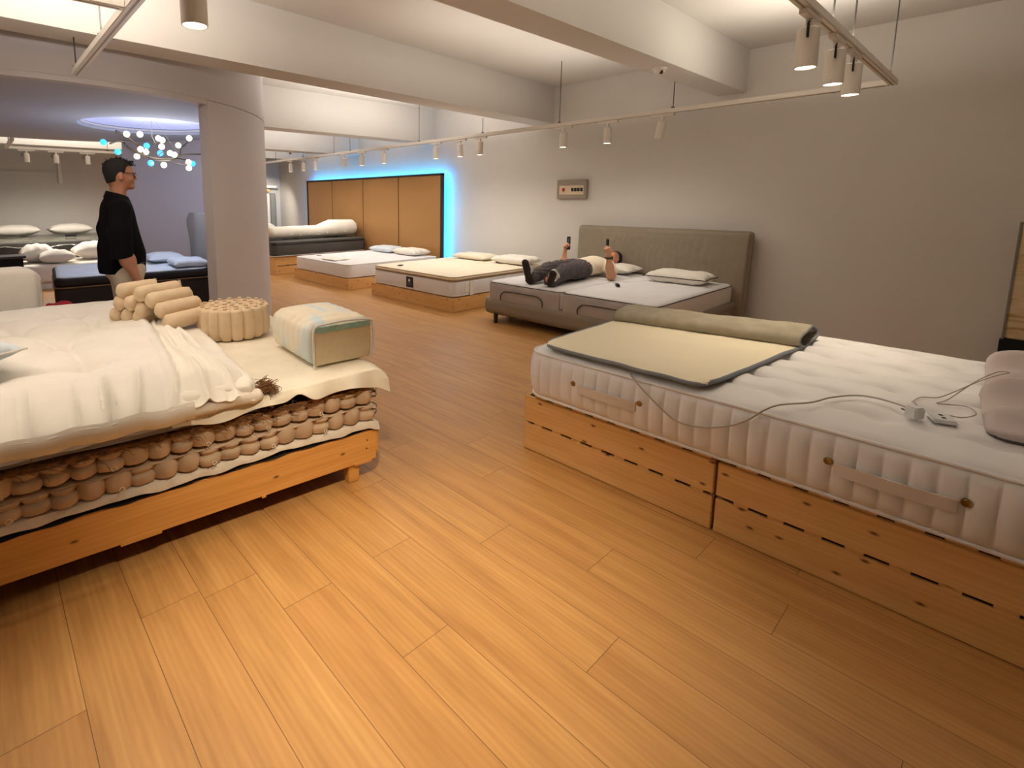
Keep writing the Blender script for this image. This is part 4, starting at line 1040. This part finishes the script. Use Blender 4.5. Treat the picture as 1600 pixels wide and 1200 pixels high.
# two layers of pocket springs
def pocket(h, r, seed):
    g = G(); rnd = random.Random(seed); pf = []; n = 22
    tie = rnd.random() < .35; bias = rnd.uniform(-.12, .12)
    for i in range(11):
        f = i / 10; q = math.sin(PI * (.14 + .72 * f)) ** .30 * (1 + bias * (f - .5))
        if tie: q *= 1 - .30 * math.exp(-((f - .62) / .10) ** 2)
        pf.append((r * q * (1 if 0 < i < 10 else .55), h * f))
    def fn(a, z):
        return 1 + .05 * math.sin(a * 3 + seed) + .035 * nz(math.cos(a) * 5 + seed, z * 30, math.sin(a) * 5) + .055 * math.sin(a * 11 + seed * 2 + 24 * z) * (abs(z / h - .5) * 2) ** 1.6
    return g.lathe(pf, n=n, fn=fn)
PH, PR = .088, .053
pk = [pocket(PH, PR, k) for k in range(9)]
def spring_layer(label, z, phase, rise):
    t = bthing('pocket_spring_layer', label, 'spring layer', z, 'pocket spring layers')
    obj('inner_core', G().box(-LB + .03, -.06, .06, DB - .03, .004, PH - .004, 0), 'calico', t)
    obj('cover_sheet', layer(PH - .003, lambda x: 0, .006, lambda x: .003 + .012 * max(0, nz(x * 5, z * 40)), thick=.003, seed=int(z * 50), x1=.0, n=160), 'calico', t)
    n = 24; meshes = []
    for k in range(n):
        x = -.05 - k * .0868 - phase
        if x < -LB: break
        i = (k * 5 + int(z * 100)) % 9
        if len(meshes) < 9:
            o = obj('pocket_spring', pk[i], 'calico', t); meshes.append(o)
        else:
            o = meshes[k % 9].copy(); C.objects.link(o); o.parent = t
        o.location = (x, .035 + .006 * nz(k * 1.7, z * 9), 0); o.rotation_euler = (0, R_(4 * nz(k * .9, 2)), k * 1.7)
    for k in range(1, 8):
        o = meshes[k % 9].copy(); C.objects.link(o); o.parent = t; o.location = (-.05, .035 + k * .0868, 0); o.rotation_euler = (0, 0, k * 2.1)
    rnd = random.Random(int(z * 100))
    for k in (3, 6, 9, 13, 17):
        x = -.05 - k * .0868 - phase + .01; P = [(x + .010 * math.cos(a * .7), -.022 + .004 * math.sin(a), .012 + .012 * math.sin(a * .7) + .002 * a) for a in range(9)]
        obj('string_tie', G().tube(smooth_path(P, 3), .0016, 5), 'cream', t)
    for k in (0, 1): 
        P = [(-.012 + .030 * math.cos(a * .5), .035 + .036 * math.sin(a * .5) + .08 * k, .012 + .0021 * a) for a in range(34)]
        obj('bare_coil', G().tube(P, .0026, 6), 'steel', t)
    return t
spring_layer('lower row of calico pocket springs along the cut front of the mattress', .319, 0, 0)
spring_layer('upper row of calico pocket springs along the cut front of the mattress', .411, .02, 0)
ZS = .411 + PH + .002
# coir
def coir_fn(a, b):
    x = -LB + (LB - .02) * a
    if b < .2: y = -.016 - .010 * nz(x * 23, 4) - .008 * nz(x * 60, 1); z = .006 - .012 * (1 - b / .2) + .010 * nz(x * 31, b * 9)
    else: y = -.012 + DB * (b - .2) / .8; z = .012 + .005 * nz(x * 9, y * 9)
    return (x, y, z + ZS + .002)
t = bthing('coir_layer', 'thin brown coir fibre layer on top of the pocket springs', 'coir layer')
obj('fibre_sheet', G().grid(300, 16, coir_fn, .006), 'coir', t)
g = G(); rnd = random.Random(3)
for k in range(160):
    x = rnd.uniform(-LB, -.3) if rnd.random() < .45 else rnd.uniform(-1.1, -.45); L = rnd.uniform(.03, .09); a = rnd.uniform(-.6, .6)
    p = Vector((x, -.018, ZS + rnd.uniform(-.006, .014))); P = [p]
    for j in range(5): p = p + Vector((L / 5 * math.cos(a), -.004 + .005 * rnd.random(), L / 5 * math.sin(a) - .002)); a += rnd.uniform(-.7, .7); P.append(p)
    g.tube(P, .0011, 4)
fz = obj('loose_fibres', g, 'coir', t); fz['kind'] = 'stuff'
# wadding under the topper
bobj('wadding_layer', layer(ZS + .052, lambda x: .012 * (-x - 1) , .012, lambda x: .012 + .006 * nz(x * 4, 7), x0=-LB, x1=-.55, thick=.034, seed=4), 'wadding', 'smooth grey white wadding layer under the tufted topper', 'wadding')
# right hand linen sheet draped over the corner
def linen_fn(a, b):
    x = -.98 + 1.045 * a
    wav = .018 * math.sin(x * 15 + 1) + .012 * nz(x * 7, 2) - .045 * math.exp(-((x + .43) / .05) ** 2)
    top = .592 + .008 * nz(x * 4, b * 5) + .006 * math.sin(b * 9 + x * 5) - .012 * max(0, -x - .5)
    hang = .052 + wav + .022 * max(0, (x + .35) / .4)
    if b < .22:
        f = 1 - b / .22; y = -.028 - .012 * math.sin(f * PI / 2) - .010 * math.sin(x * 30) * f + .02 * (1 - f); z = top - .006 - hang * f ** 1.2
    else:
        f = (b - .22) / .78; y = -.008 + 2.08 * f; z = top - .006 * (1 - min(1, f * 9))
    if a > .93:
        q = (a - .93) / .07; z -= (.034 + .010 * math.sin(b * 40)) * q ** 1.4; x -= .005 * q
    return (x, y, z)
bobj('linen_sheet', G().grid(110, 70, linen_fn, .006), 'linen', 'cream linen sheet draped over the right corner of the cut open bed under the blocks', 'sheet')
bobj('dark_inner_layer', layer(ZS + .028, lambda x: 0, .002, None, x0=-.62, x1=-.03, thick=.012, seed=1), 'blackcloth', 'dark layer showing below the linen sheet edge', 'layer')
# pad with cut end
def pad_d(p, u, v, w):
    x, y, z = p
    sk = .10 * (v + 1) / 2
    if w > .9: z += .018 * (1 - u ** 4) * (1 - v ** 8) + .005 * nz(x * 8, y * 6)
    return Vector((x + sk + .012 * nz(y * 4, 2) + (.012 * nz(y * 9, z * 30) if u > .9 else 0), y + (.016 * nz(x * 9, z * 20) if v < -.9 else 0), z + .01 * nz(x * 5, y * 4, 2)))
t = bthing('cotton_pad', 'thick white cotton pad with a frayed cut edge beside the tufted topper', 'pad')
obj('pad_cover', G().soft(-.83, 1.02, .598, .42, 2.08, .062, 26, 80, 8, .05, .03, pad_d), 'cotton', t, angle=80)
obj('cut_edge', G().soft(-.80, -.015, .572, .40, .07, .05, 40, 8, 8, .03, .022, lambda p, u, v, w: Vector((p.x + .03 * u * 0, p.y + .012 * nz(p.x * 14, p.z * 20), p.z + .010 * nz(p.x * 9, 3) + .006 * nz(p.x * 30, v)))), 'felt', t, angle=80)
g = G(); rnd = random.Random(9)
for k in range(220):
    p = Vector((rnd.gauss(-.585, .018), rnd.uniform(-.01, .12) if k % 2 else rnd.uniform(.0, .03), .600 + rnd.uniform(0, .02))); P = [p]; d = Vector((rnd.uniform(.3, 1), rnd.uniform(-1, .5), rnd.uniform(-.5, .5))).normalized()
    for j in range(4): p = p + d * rnd.uniform(.008, .018); p.z = max(p.z, .594 if p.y > -.01 else .55); d = (d + Vector((rnd.uniform(-.8, .8), rnd.uniform(-.8, .8), rnd.uniform(-.6, .4)))).normalized(); P.append(p)
    g.tube(P, .0014, 4)
f = obj('horsehair_tuft', g, 'coir', t); f['kind'] = 'stuff'; f['label'] = 'brown horsehair sticking out of the cut corner'
# tufted topper
TUFT = [(-1.22, .50), (-1.62, .46), (-1.30, .93), (-1.72, .95), (-1.12, 1.35), (-1.52, 1.40), (-1.92, 1.40), (-1.22, 1.78), (-1.64, 1.80), (-2.0, .6)]
def crease(p, amp, w, x, y):
    # thin pulled creases running out of a tuft
    dx, dy = x - p[0], y - p[1]; r = math.hypot(dx, dy)
    if r < .02 or r > .26: return 0
    a = math.atan2(dy, dx); n = 5 + int(abs(p[0] * 10)) % 3
    k = (1 - abs(math.sin(a * n / 2 + p[0] * 7))) ** 6
    return amp * k * math.exp(-r / .09)
def top_h(x, y):
    z = .712 + .03 * min(1, y / .4)
    for tx, ty in TUFT:
        r2 = (x - tx) ** 2 + (y - ty) ** 2
        z -= .036 * math.exp(-r2 / .0035) + .030 * math.exp(-r2 / .035)
        z -= crease((tx, ty), .022, .02, x, y)
    z += .010 * nz(x * 4.5, y * 4.5) + .006 * nz(x * 12, y * 6, 3)
    for i in range(len(TUFT)):
        for j in range(i):
            p, q = Vector(TUFT[i]), Vector(TUFT[j]); d = q - p
            if .3 < d.length < .56:
                s_ = max(0, min(1, (Vector((x, y)) - p).dot(d) / d.length_squared)); r = (Vector((x, y)) - p - d * s_).length; z -= .020 * math.exp(-(r / .028) ** 2)
    return z
def gather(x):
    u = x / .12 + 1.1 * nz(x * 2.7, 5); return (1 - abs(math.sin(PI * u))) ** 2.2 * (.55 + 1.3 * abs(nz(x * 3, 8))) + .30 * (1 - abs(math.sin(PI * (x / .07 + 1.5 * nz(x * 4, 1))))) ** 2.5 * abs(nz(x * 2.2, 4)) * 2
def topper_fn(a, b):
    x1 = -.93 + .14 * b
    x = -LB + (x1 + LB) * a
    if b < .34:
        f = b / .34; y = -.05 + .34 * f ** 1.15
        fold = .034 * gather(x + .16 * (f - .3) * nz(x * 2.4, 2)) * math.sin(PI * min(1, f * .95 + .05)) ** .8
        zt = top_h(x, .29); z = .628 + (zt - .628) * math.sin(f * PI / 2) ** .9 + fold * .55; y -= fold * .75
    else:
        y = .29 + 1.85 * (b - .34) / .66; z = top_h(x, y)
    e = max(0, (a - .94) / .06); z += .012 * math.sin(min(1, e) * PI) - .055 * e ** 3
    eb = max(0, (b - .96) / .04); z -= .07 * eb ** 2
    return (x + .012 * nz(y * 6, 1) * (a > .9), y, z)
t = bthing('tufted_topper', 'thick white tufted cotton topper covering the left part of the cut open bed', 'topper')
obj('topper_cover', G().grid(300, 190, topper_fn, .035), 'white', t, angle=80)
obj('hem_band', G().grid(150, 8, lambda a, b: (-LB + 1.20 * a, -.070 - .012 * math.sin(b * PI) + .004 * nz(a * 22, 4), .642 - .058 * b + .005 * math.sin(a * 40) + .004 * nz(a * 30, 2)), .012), 'cotton', t)
obj('hem_piping', G().tube([(-LB + 1.2 * k / 80, -.082 + .003 * nz(k * .4, 1), .634 + .004 * math.sin(k * .5) + .003 * nz(k * .4, 7)) for k in range(81)], .006, 6), 'white', t)
# crumpled cover strip between topper and pad
def strip_fn(a, b):
    y = -.05 + 2.1 * a; xc = -.835 + .07 * a + .02 * nz(a * 5, 3)
    w_ = .15 - .05 * a + .10 * math.exp(-(a / .14) ** 2); s_ = b - .5
    x = xc + w_ * s_ * 1.5 + .02 * nz(a * 8, 4) * s_
    rid = lambda k, ph: (1 - abs(math.sin(PI * (k * s_ + ph)))) ** 1.8
    ridge = .034 * math.cos(s_ * PI) + .020 * rid(3.2, .5 * nz(a * 5, 9) + 1.1 * a) * (1.1 - .5 * a) + .004 * rid(6, 1.4 * nz(a * 4, 2) - 2 * a) + .006 * nz(a * 14, b * 6)
    z = .664 + .02 * min(1, a * 6) + ridge * (1 - .3 * a)
    if a < .08: q = 1 - a / .08; z -= .085 * q ** 1.5
    return (x, y, z)
bobj('rumpled_cover', G().grid(180, 90, strip_fn, .006), 'cotton', 'rumpled white cotton cover folded back in a long ridge between topper and pad', 'cover', angle=80)
lx, ly = W2L(-.20, 2.72)
pillow_thing('lavender_pillow', 'pale lavender pillow with piping at the left edge of the photo on the tufted topper', (-.25, 2.72, .755), R_(28), .62, .42, .15, 'bluewhite', None, seed=21, e=2.4, pipe='white')

# strip of tube pockets, piled
t = thing('pocket_spring_strip', 'piled strip of horizontal calico spring tubes near the standing person', 'spring strip', (.715, 3.36, .70), R_(24))
def tube_pk(L, r, seed):
    n = 14; P = []; Rr = []
    for i in range(n + 1):
        f = i / n; P.append((L * f, 0, 0)); Rr.append(r * (min(1, .62 + .38 * min(1, f / .08, (1 - f) / .08)) if 0 < i < n else .5) * (1 + .07 * nz(f * 9, seed)))
    g = G().tube(P, Rr, 18)
    g.add([(L, -r, -.004), (L + .016, -r * .9, -.006), (L + .016, r * .9, .004), (L, r, .003), (L, -r, -.001), (L + .016, -r * .9, -.003), (L + .016, r * .9, .007), (L, r, .006)], [(0, 1, 2, 3), (7, 6, 5, 4), (0, 4, 5, 1), (1, 5, 6, 2), (2, 6, 7, 3), (3, 7, 4, 0)])
    return g
r = .049
spots = [(.0, -.20, r - .008), (.0, -.135, r + .055), (.0, -.06, r + .108), (-.005, .03, r + .142), (.0, .035, r + .045), (.0, .06, r - .004), (-.01, .155, r - .004), (-.02, .25, r - .004), (-.01, .12, r + .078), (-.02, .205, r + .075), (-.01, .185, r + .150)]
for i, (dx, dy, dz) in enumerate(spots):
    obj('pocket_spring', tube_pk(.31 if dy < .1 else .26, r, i), 'calico2', t, loc=(dx, dy, dz), rot=(R_(25 * i), 0, 0), angle=50)
# standing ring of pockets
t = thing('pocket_spring_ring', 'round standing bundle of calico pocket springs behind the foam block', 'spring bundle', (1.215, 3.22, .604), 0)
def tall_pk(seed, h=.185, r=.041):
    pf = [(r * .45, h + .006), (r * .8, h - .004)] ; P = []
    for i in range(9):
        f = i / 8; P.append((r * (.9 + .12 * math.sin(PI * f)) * (1 if i else .8), (h - .01) * f))
    return G().lathe(P + [(r * .75, h), (r * .3, h + .004), (r * .34, h + .014), (r * .12, h + .016)], n=16, fn=lambda a, z: 1 + .04 * nz(math.cos(a) * 4 + seed, z * 22, math.sin(a) * 4))
tp = [tall_pk(k) for k in range(5)]; base = []
for rr, n in ((.185, 18), (.118, 11), (.05, 5)):
    for k in range(n):
        a = 2 * PI * k / n + rr * 9
        if len(base) < 5: o = obj('pocket_spring', tp[len(base)], 'calico2', t, angle=70); base.append(o)
        else: o = base[(k * 3) % 5].copy(); C.objects.link(o); o.parent = t
        o.location = (rr * math.cos(a), rr * math.sin(a), 0); o.rotation_euler = (0, 0, a * 3.1)
# foam block sample
A, Bp, Cp = Vector((1.231, 2.243)), Vector((1.58, 2.214)), Vector((1.203, 2.747))
e1 = (Bp - A).normalized(); rz = math.atan2(e1.y, e1.x)
t = thing('foam_block', 'large cut mattress block with pale blue streaks and cream foam face', 'foam block', (A.x + .02, A.y + .02, .602), rz)
def blk(p, u, v, w):
    z = p.z + (.02 * (1 - u ** 2) * (1 - v ** 2) if w > .99 else 0); b = .016 * (1 - w * w) * (abs(v) > .99 or abs(u) > .99)
    x, y = p.x, p.y
    if v > .99: y += b
    if u < -.99: x -= b + .003 * math.sin(y * 90)
    if u > .99: x += b
    if v > -.99 and w > .99: z += .003 * math.sin(y * 75)
    return Vector((x, y, z))
obj('cover', G().soft(.175, .27, 0, .36, .53, .225, 24, 60, 14, .05, .045, blk), 'cover', t, angle=70)
obj('foam_face', G().box(.012, .338, -.006, .02, .006, .190, .006), 'foam', t)
obj('gel_layer', G().grid(40, 4, lambda a, b: (.014 + .322 * a, -.010 + .004 * nz(a * 12, b * 4), .178 + .030 * b + (.007 * nz(a * 14, 3) if b < .3 else .002 * nz(a * 9, 1))), .01), 'teal', t)
obj('edge_piping', G().tube(smooth_path([(.005, -.006, .0), (.0, -.008, .10), (.004, -.008, .19), (.02, -.008, .214), (.06, -.008, .219), (.175, -.008, .225), (.29, -.008, .219), (.335, -.008, .21), (.348, -.008, .19), (.352, -.008, .1), (.346, -.006, .0)]), .006, 8), 'tick', t)

# ------------------------------------------------------------------ behind the left bed
t = thing('white_headboard', 'white padded headboard with rounded corners behind the left bed, at the left edge', 'headboard', (-.42, 4.66, 0))
obj('padding', G().soft(0, 0, .12, 1.52, .11, .86, 60, 6, 40, .045, .045, lambda p, u, v, w: Vector((p.x - (math.copysign(.0, u)), p.y - .01 * (1 - u ** 6) * (1 - w ** 6) * (v < 0) + (.012 * math.exp(-((p.x - .55) / .12) ** 2 - ((p.z + .16) / .1) ** 2) if v < -.9 else 0), p.z - max(0, abs(p.x) - .62) ** 2 * 3.6 * (w > 0) * (w ** 2)))), 'white', t, angle=80)
for x in (-.6, .6): obj('leg', G().box(x - .03, x + .03, -.03, .03, 0, .14, .003), 'black', t)
t = thing('red_bag', 'bright red cloth bag on the floor at the corner of the dark bed', 'bag', (.60, 6.42, 0), R_(20))
obj('bag_body', G().soft(0, 0, 0, .30, .18, .40, 12, 8, 12, .05, .05, lambda p, u, v, w: Vector((p.x * (1 - .2 * max(0, w)), p.y * (1 - .3 * max(0, w)), p.z + .02 * nz(p.x * 9, p.y * 9)))), 'red', t, angle=80)

# bed in the round room
t = thing('dark_mattress', 'dark brown mattress with a white top painted lavender-lit and gold piping in the round room', 'mattress', (1.49, 7.42, .09), R_(-5))
obj('mattress_body', G().soft(0, 0, 0, 1.66, 1.42, .40, 30, 30, 8, .12, .03), 'darkside', t, angle=70)
obj('pillow_top', G().soft(0, 0, .40, 1.66, 1.42, .11, 40, 30, 6, .12, .045), 'darkside', t, angle=70)
obj('top_panel', G().soft(0, 0, .485, 1.60, 1.36, .035, 40, 30, 4, .10, .015, lambda p, u, v, w: Vector((p.x, p.y, p.z + .004 * nz(p.x * 5, p.y * 5)))), 'bluewhite', t, angle=70)  # lavender light on white fabric put into its colour
obj('gold_piping', G().tube(rim(.83, .71, .40, .12, 0, .004), .008, 6, closed=True), 'gold', t)
obj('base_frame', G().box(-.80, .80, -.68, .68, -.085, -.004, .01), 'blackcloth', t)
t = thing('wing_headboard', 'grey padded headboard with a curved shoulder in the round room', 'headboard', (2.405, 7.33, 0), R_(-5))
P = []
def wing(a):  # half outline y(z)
    return .60 + .16 * math.exp(-((a - 1.12) / .17) ** 2) 
g = G(); V = []; F = []; nzs = 26
prof = []
for k in range(nzs + 1):
    z = .12 + 1.16 * k / nzs; w_ = wing(z)
    if z > 1.16: w_ -= (1 - math.sqrt(max(0, 1 - ((z - 1.16) / .121) ** 2))) * .16
    prof.append((z, w_))
for z, w_ in prof:
    for j in range(13): V.append((-.05 - .03 * math.sin(PI * j / 12) - .015 * math.cos((2 * j / 12 - 1) * PI * 2.5), w_ * (2 * j / 12 - 1), z))
    for j in range(13): V.append((.05, w_ * (1 - 2 * j / 12), z))
for k in range(nzs):
    for j in range(26): F.append((k * 26 + j, k * 26 + (j + 1) % 26, (k + 1) * 26 + (j + 1) % 26, (k + 1) * 26 + j))
F += [tuple(range(26))[::-1], tuple(nzs * 26 + j for j in range(26))]
obj('padding', g.add(V, F), 'greyvelvet', t, angle=60)
obj('base', G().box(-.06, .05, -.6, .6, 0, .13, .004), 'blackcloth', t)
gpr = 'pillows in the round room'
pillow_thing('flat_pillow', 'pale pillow at the headboard of the dark mattress in the round room', (1.98, 7.72, .613), R_(-5), .46, .68, .12, 'bluewhite', gpr, seed=31, e=3, pipe='tick')
pillow_thing('contour_pillow', 'pale block pillow nearest the rounded wall on the dark mattress', (2.07, 6.98, .613), R_(-5), .42, .56, .10, 'bluewhite', gpr, seed=33, e=6)
# branch chandelier
CX, CY, CZ0 = 1.83, 7.25, 2.6
t = thing('branch_chandelier', 'bronze branch chandelier with white and blue glass balls in the round room', 'chandelier', (CX, CY, CZ0))
def chp(px, py, dy=0):   # chandelier drawing plan to metres
    return Vector(((px - 905) * .001955 - .006, dy, -.082 - (py - 680) * .00181 - .05))
BR_ = [([(695, 780), (760, 810), (820, 860), (850, 910), (862, 945)], .012, .0, .12), ([(745, 830), (760, 870), (800, 905), (870, 935), (940, 948), (1010, 945), (1080, 915), (1190, 905)], .012, .1, -.1), ([(640, 875), (690, 852), (737, 845), (760, 815)], .007, -.2, .03), ([(737, 845), (720, 895)], .005, -.1, -.2),
       ([(870, 940), (905, 966), (970, 966)], .007, .0, -.25), ([(1010, 945), (1080, 935), (1165, 946)], .007, 0, .25), ([(1060, 920), (1090, 860), (1155, 808)], .007, -.05, .2), ([(1010, 945), (1040, 980), (1095, 985)], .006, 0, -.2), ([(930, 948), (936, 915), (955, 905)], .006, .0, -.12),
       ([(1095, 850), (1130, 840)], .004, .1, .15), ([(820, 860), (830, 885), (880, 905)], .005, .06, -.1), ([(900, 850), (930, 845), (965, 848)], .006, 0, .1)]
for P, r, d0, d1 in BR_:
    n = len(P); obj('branch', G().tube(smooth_path([chp(x, y, d0 + (d1 - d0) * i / (n - 1)) for i, (x, y) in enumerate(P)], 5), [1.45 * r * (1 - .45 * k / (5 * (n - 1))) for k in range(5 * (n - 1) + 1)], 8), 'branch', t)
obj('suspension_cable', G().tube([chp(905, 640), chp(905, 800, .02), chp(930, 845, .05)], .0035, 6).tube([chp(905, 650), chp(760, 812, .04)], .0012, 5).tube([chp(905, 650), chp(1062, 915, .0)], .0012, 5), 'cable', t)
WB = [(745, 800), (815, 798), (935, 810), (945, 825), (935, 872), (825, 892), (878, 898), (817, 935), (1075, 842), (1118, 797), (1008, 905), (1020, 918), (1102, 968), (1098, 1010), (948, 994)]
BB = [(637, 850), (710, 910), (880, 858), (960, 905), (870, 985), (1135, 975)]
rnd = random.Random(4); gl = None
for lst, mm, nm in ((WB, 'bulb_w', 'warm white glass ball'), (BB, 'bulb_b', 'glowing blue glass ball')):
    first = None
    for x, y in lst:
        if first is None:
            first = o = obj('glass_ball', G().lathe([(.001, -.037)] + [(.037 * math.cos(a), .037 * math.sin(a)) for a in [R_(q) for q in range(-75, 76, 15)]] + [(.001, .037)], n=18), mm, t)
        else: o = first.copy(); C.objects.link(o); o.parent = t
        o.location = chp(x, y, rnd.uniform(-.18, .18)); o['label'] = nm
def add_point(p, W, color, r=.05):
    ld = bpy.data.lights.new('alcove_fill_light', 'POINT'); ld.energy = W; ld.color = color; ld.shadow_soft_size = r
    o = bpy.data.objects.new('alcove_fill_light', ld); C.objects.link(o); o.location = p
add_point((1.83, 7.0, 1.88), 25, (.84, .87, 1), .25)  # added lavender fill brightening the round room, not one of the balls

# room behind the round room
t = thing('wrapped_mattress', 'dark charcoal mattress covered in shiny plastic against the far wall', 'mattress', (1.0, 12.75, 0))
obj('mattress_body', G().soft(0, 0, 0, 2.75, 2.3, .70, 30, 24, 8, .08, .04), 'charcoal', t, angle=70)
obj('plastic_cover', G().grid(60, 30, lambda a, b: (-1.36 + 2.72 * a, -1.165 + 2.28 * b, .712 + .022 * nz(a * 13, b * 7) - (.10 + .04 * nz(a * 9, 2)) * max(0, 1 - b / .06) ** 1.5), .004), 'silver', t)
pillow_thing('white_pillow', 'white pillow on the plastic wrapped mattress, left one of two', (.62, 13.45, .722), 0, .86, .5, .24, 'white', 'pillows on the wrapped mattress', seed=41)
pillow_thing('white_pillow', 'white pillow on the plastic wrapped mattress, right one of two', (1.58, 13.45, .722), .05, .80, .5, .24, 'white', 'pillows on the wrapped mattress', seed=42)
tag(obj('small_box', G().box(-.09, .09, -.05, .05, 0, .05, .005), 'black', loc=(1.46, 12.4, .735)), 'tiny black box on the plastic wrapped mattress', 'box')
t = thing('low_daybed', 'low white bed holding puffy bundles behind the round room', 'bed', (1.35, 10.85, 0))
obj('mattress_top', G().soft(0, 0, .10, 1.7, 1.1, .30, 20, 14, 6, .08, .05), 'white', t, angle=70)
obj('base', G().box(-.8, .8, -.5, .5, 0, .10, .004), 'cotton', t)
def puff(label, x, y, sx, sy, h, seed):
    t = thing('puffy_bundle', label, 'duvet', (x, y, .392), 0, 'white bundles behind the round room')
    obj('bundle', G().pillow(sx, sy, h, 30, 2.2, seed, .02, None, lambda u, v: 1 + .035 * math.cos(u * 13) + .05 * nz(u * 2.5, v * 2.5, seed)), 'white', t, angle=80)
puff('small puffy white bundle behind the round room, left of the others', .78, 10.9, .50, .5, .33, 51)
puff('puffy white quilted bundle in front, behind the round room beside the dark mattress', 1.02, 10.58, .52, .42, .24, 53)
puff('smooth round white bundle next to the standing person, behind the round room', 1.66, 10.95, .74, .6, .33, 57)
t = thing('dark_table', 'dark side table at the left edge behind the round room', 'table', (.17, 10.2, 0))
obj('table_top', G().box(-.40, .40, -.22, .22, .565, .60, .006), 'charcoal', t)
obj('cabinet', G().box(-.37, .36, -.19, .19, .02, .564, .004), 'blackcloth', t)
for x in (-.34, .33):
    for y in (-.16, .16): obj('leg', G().cyl((x, y, 0), (x, y, .03), .018), 'black', t)
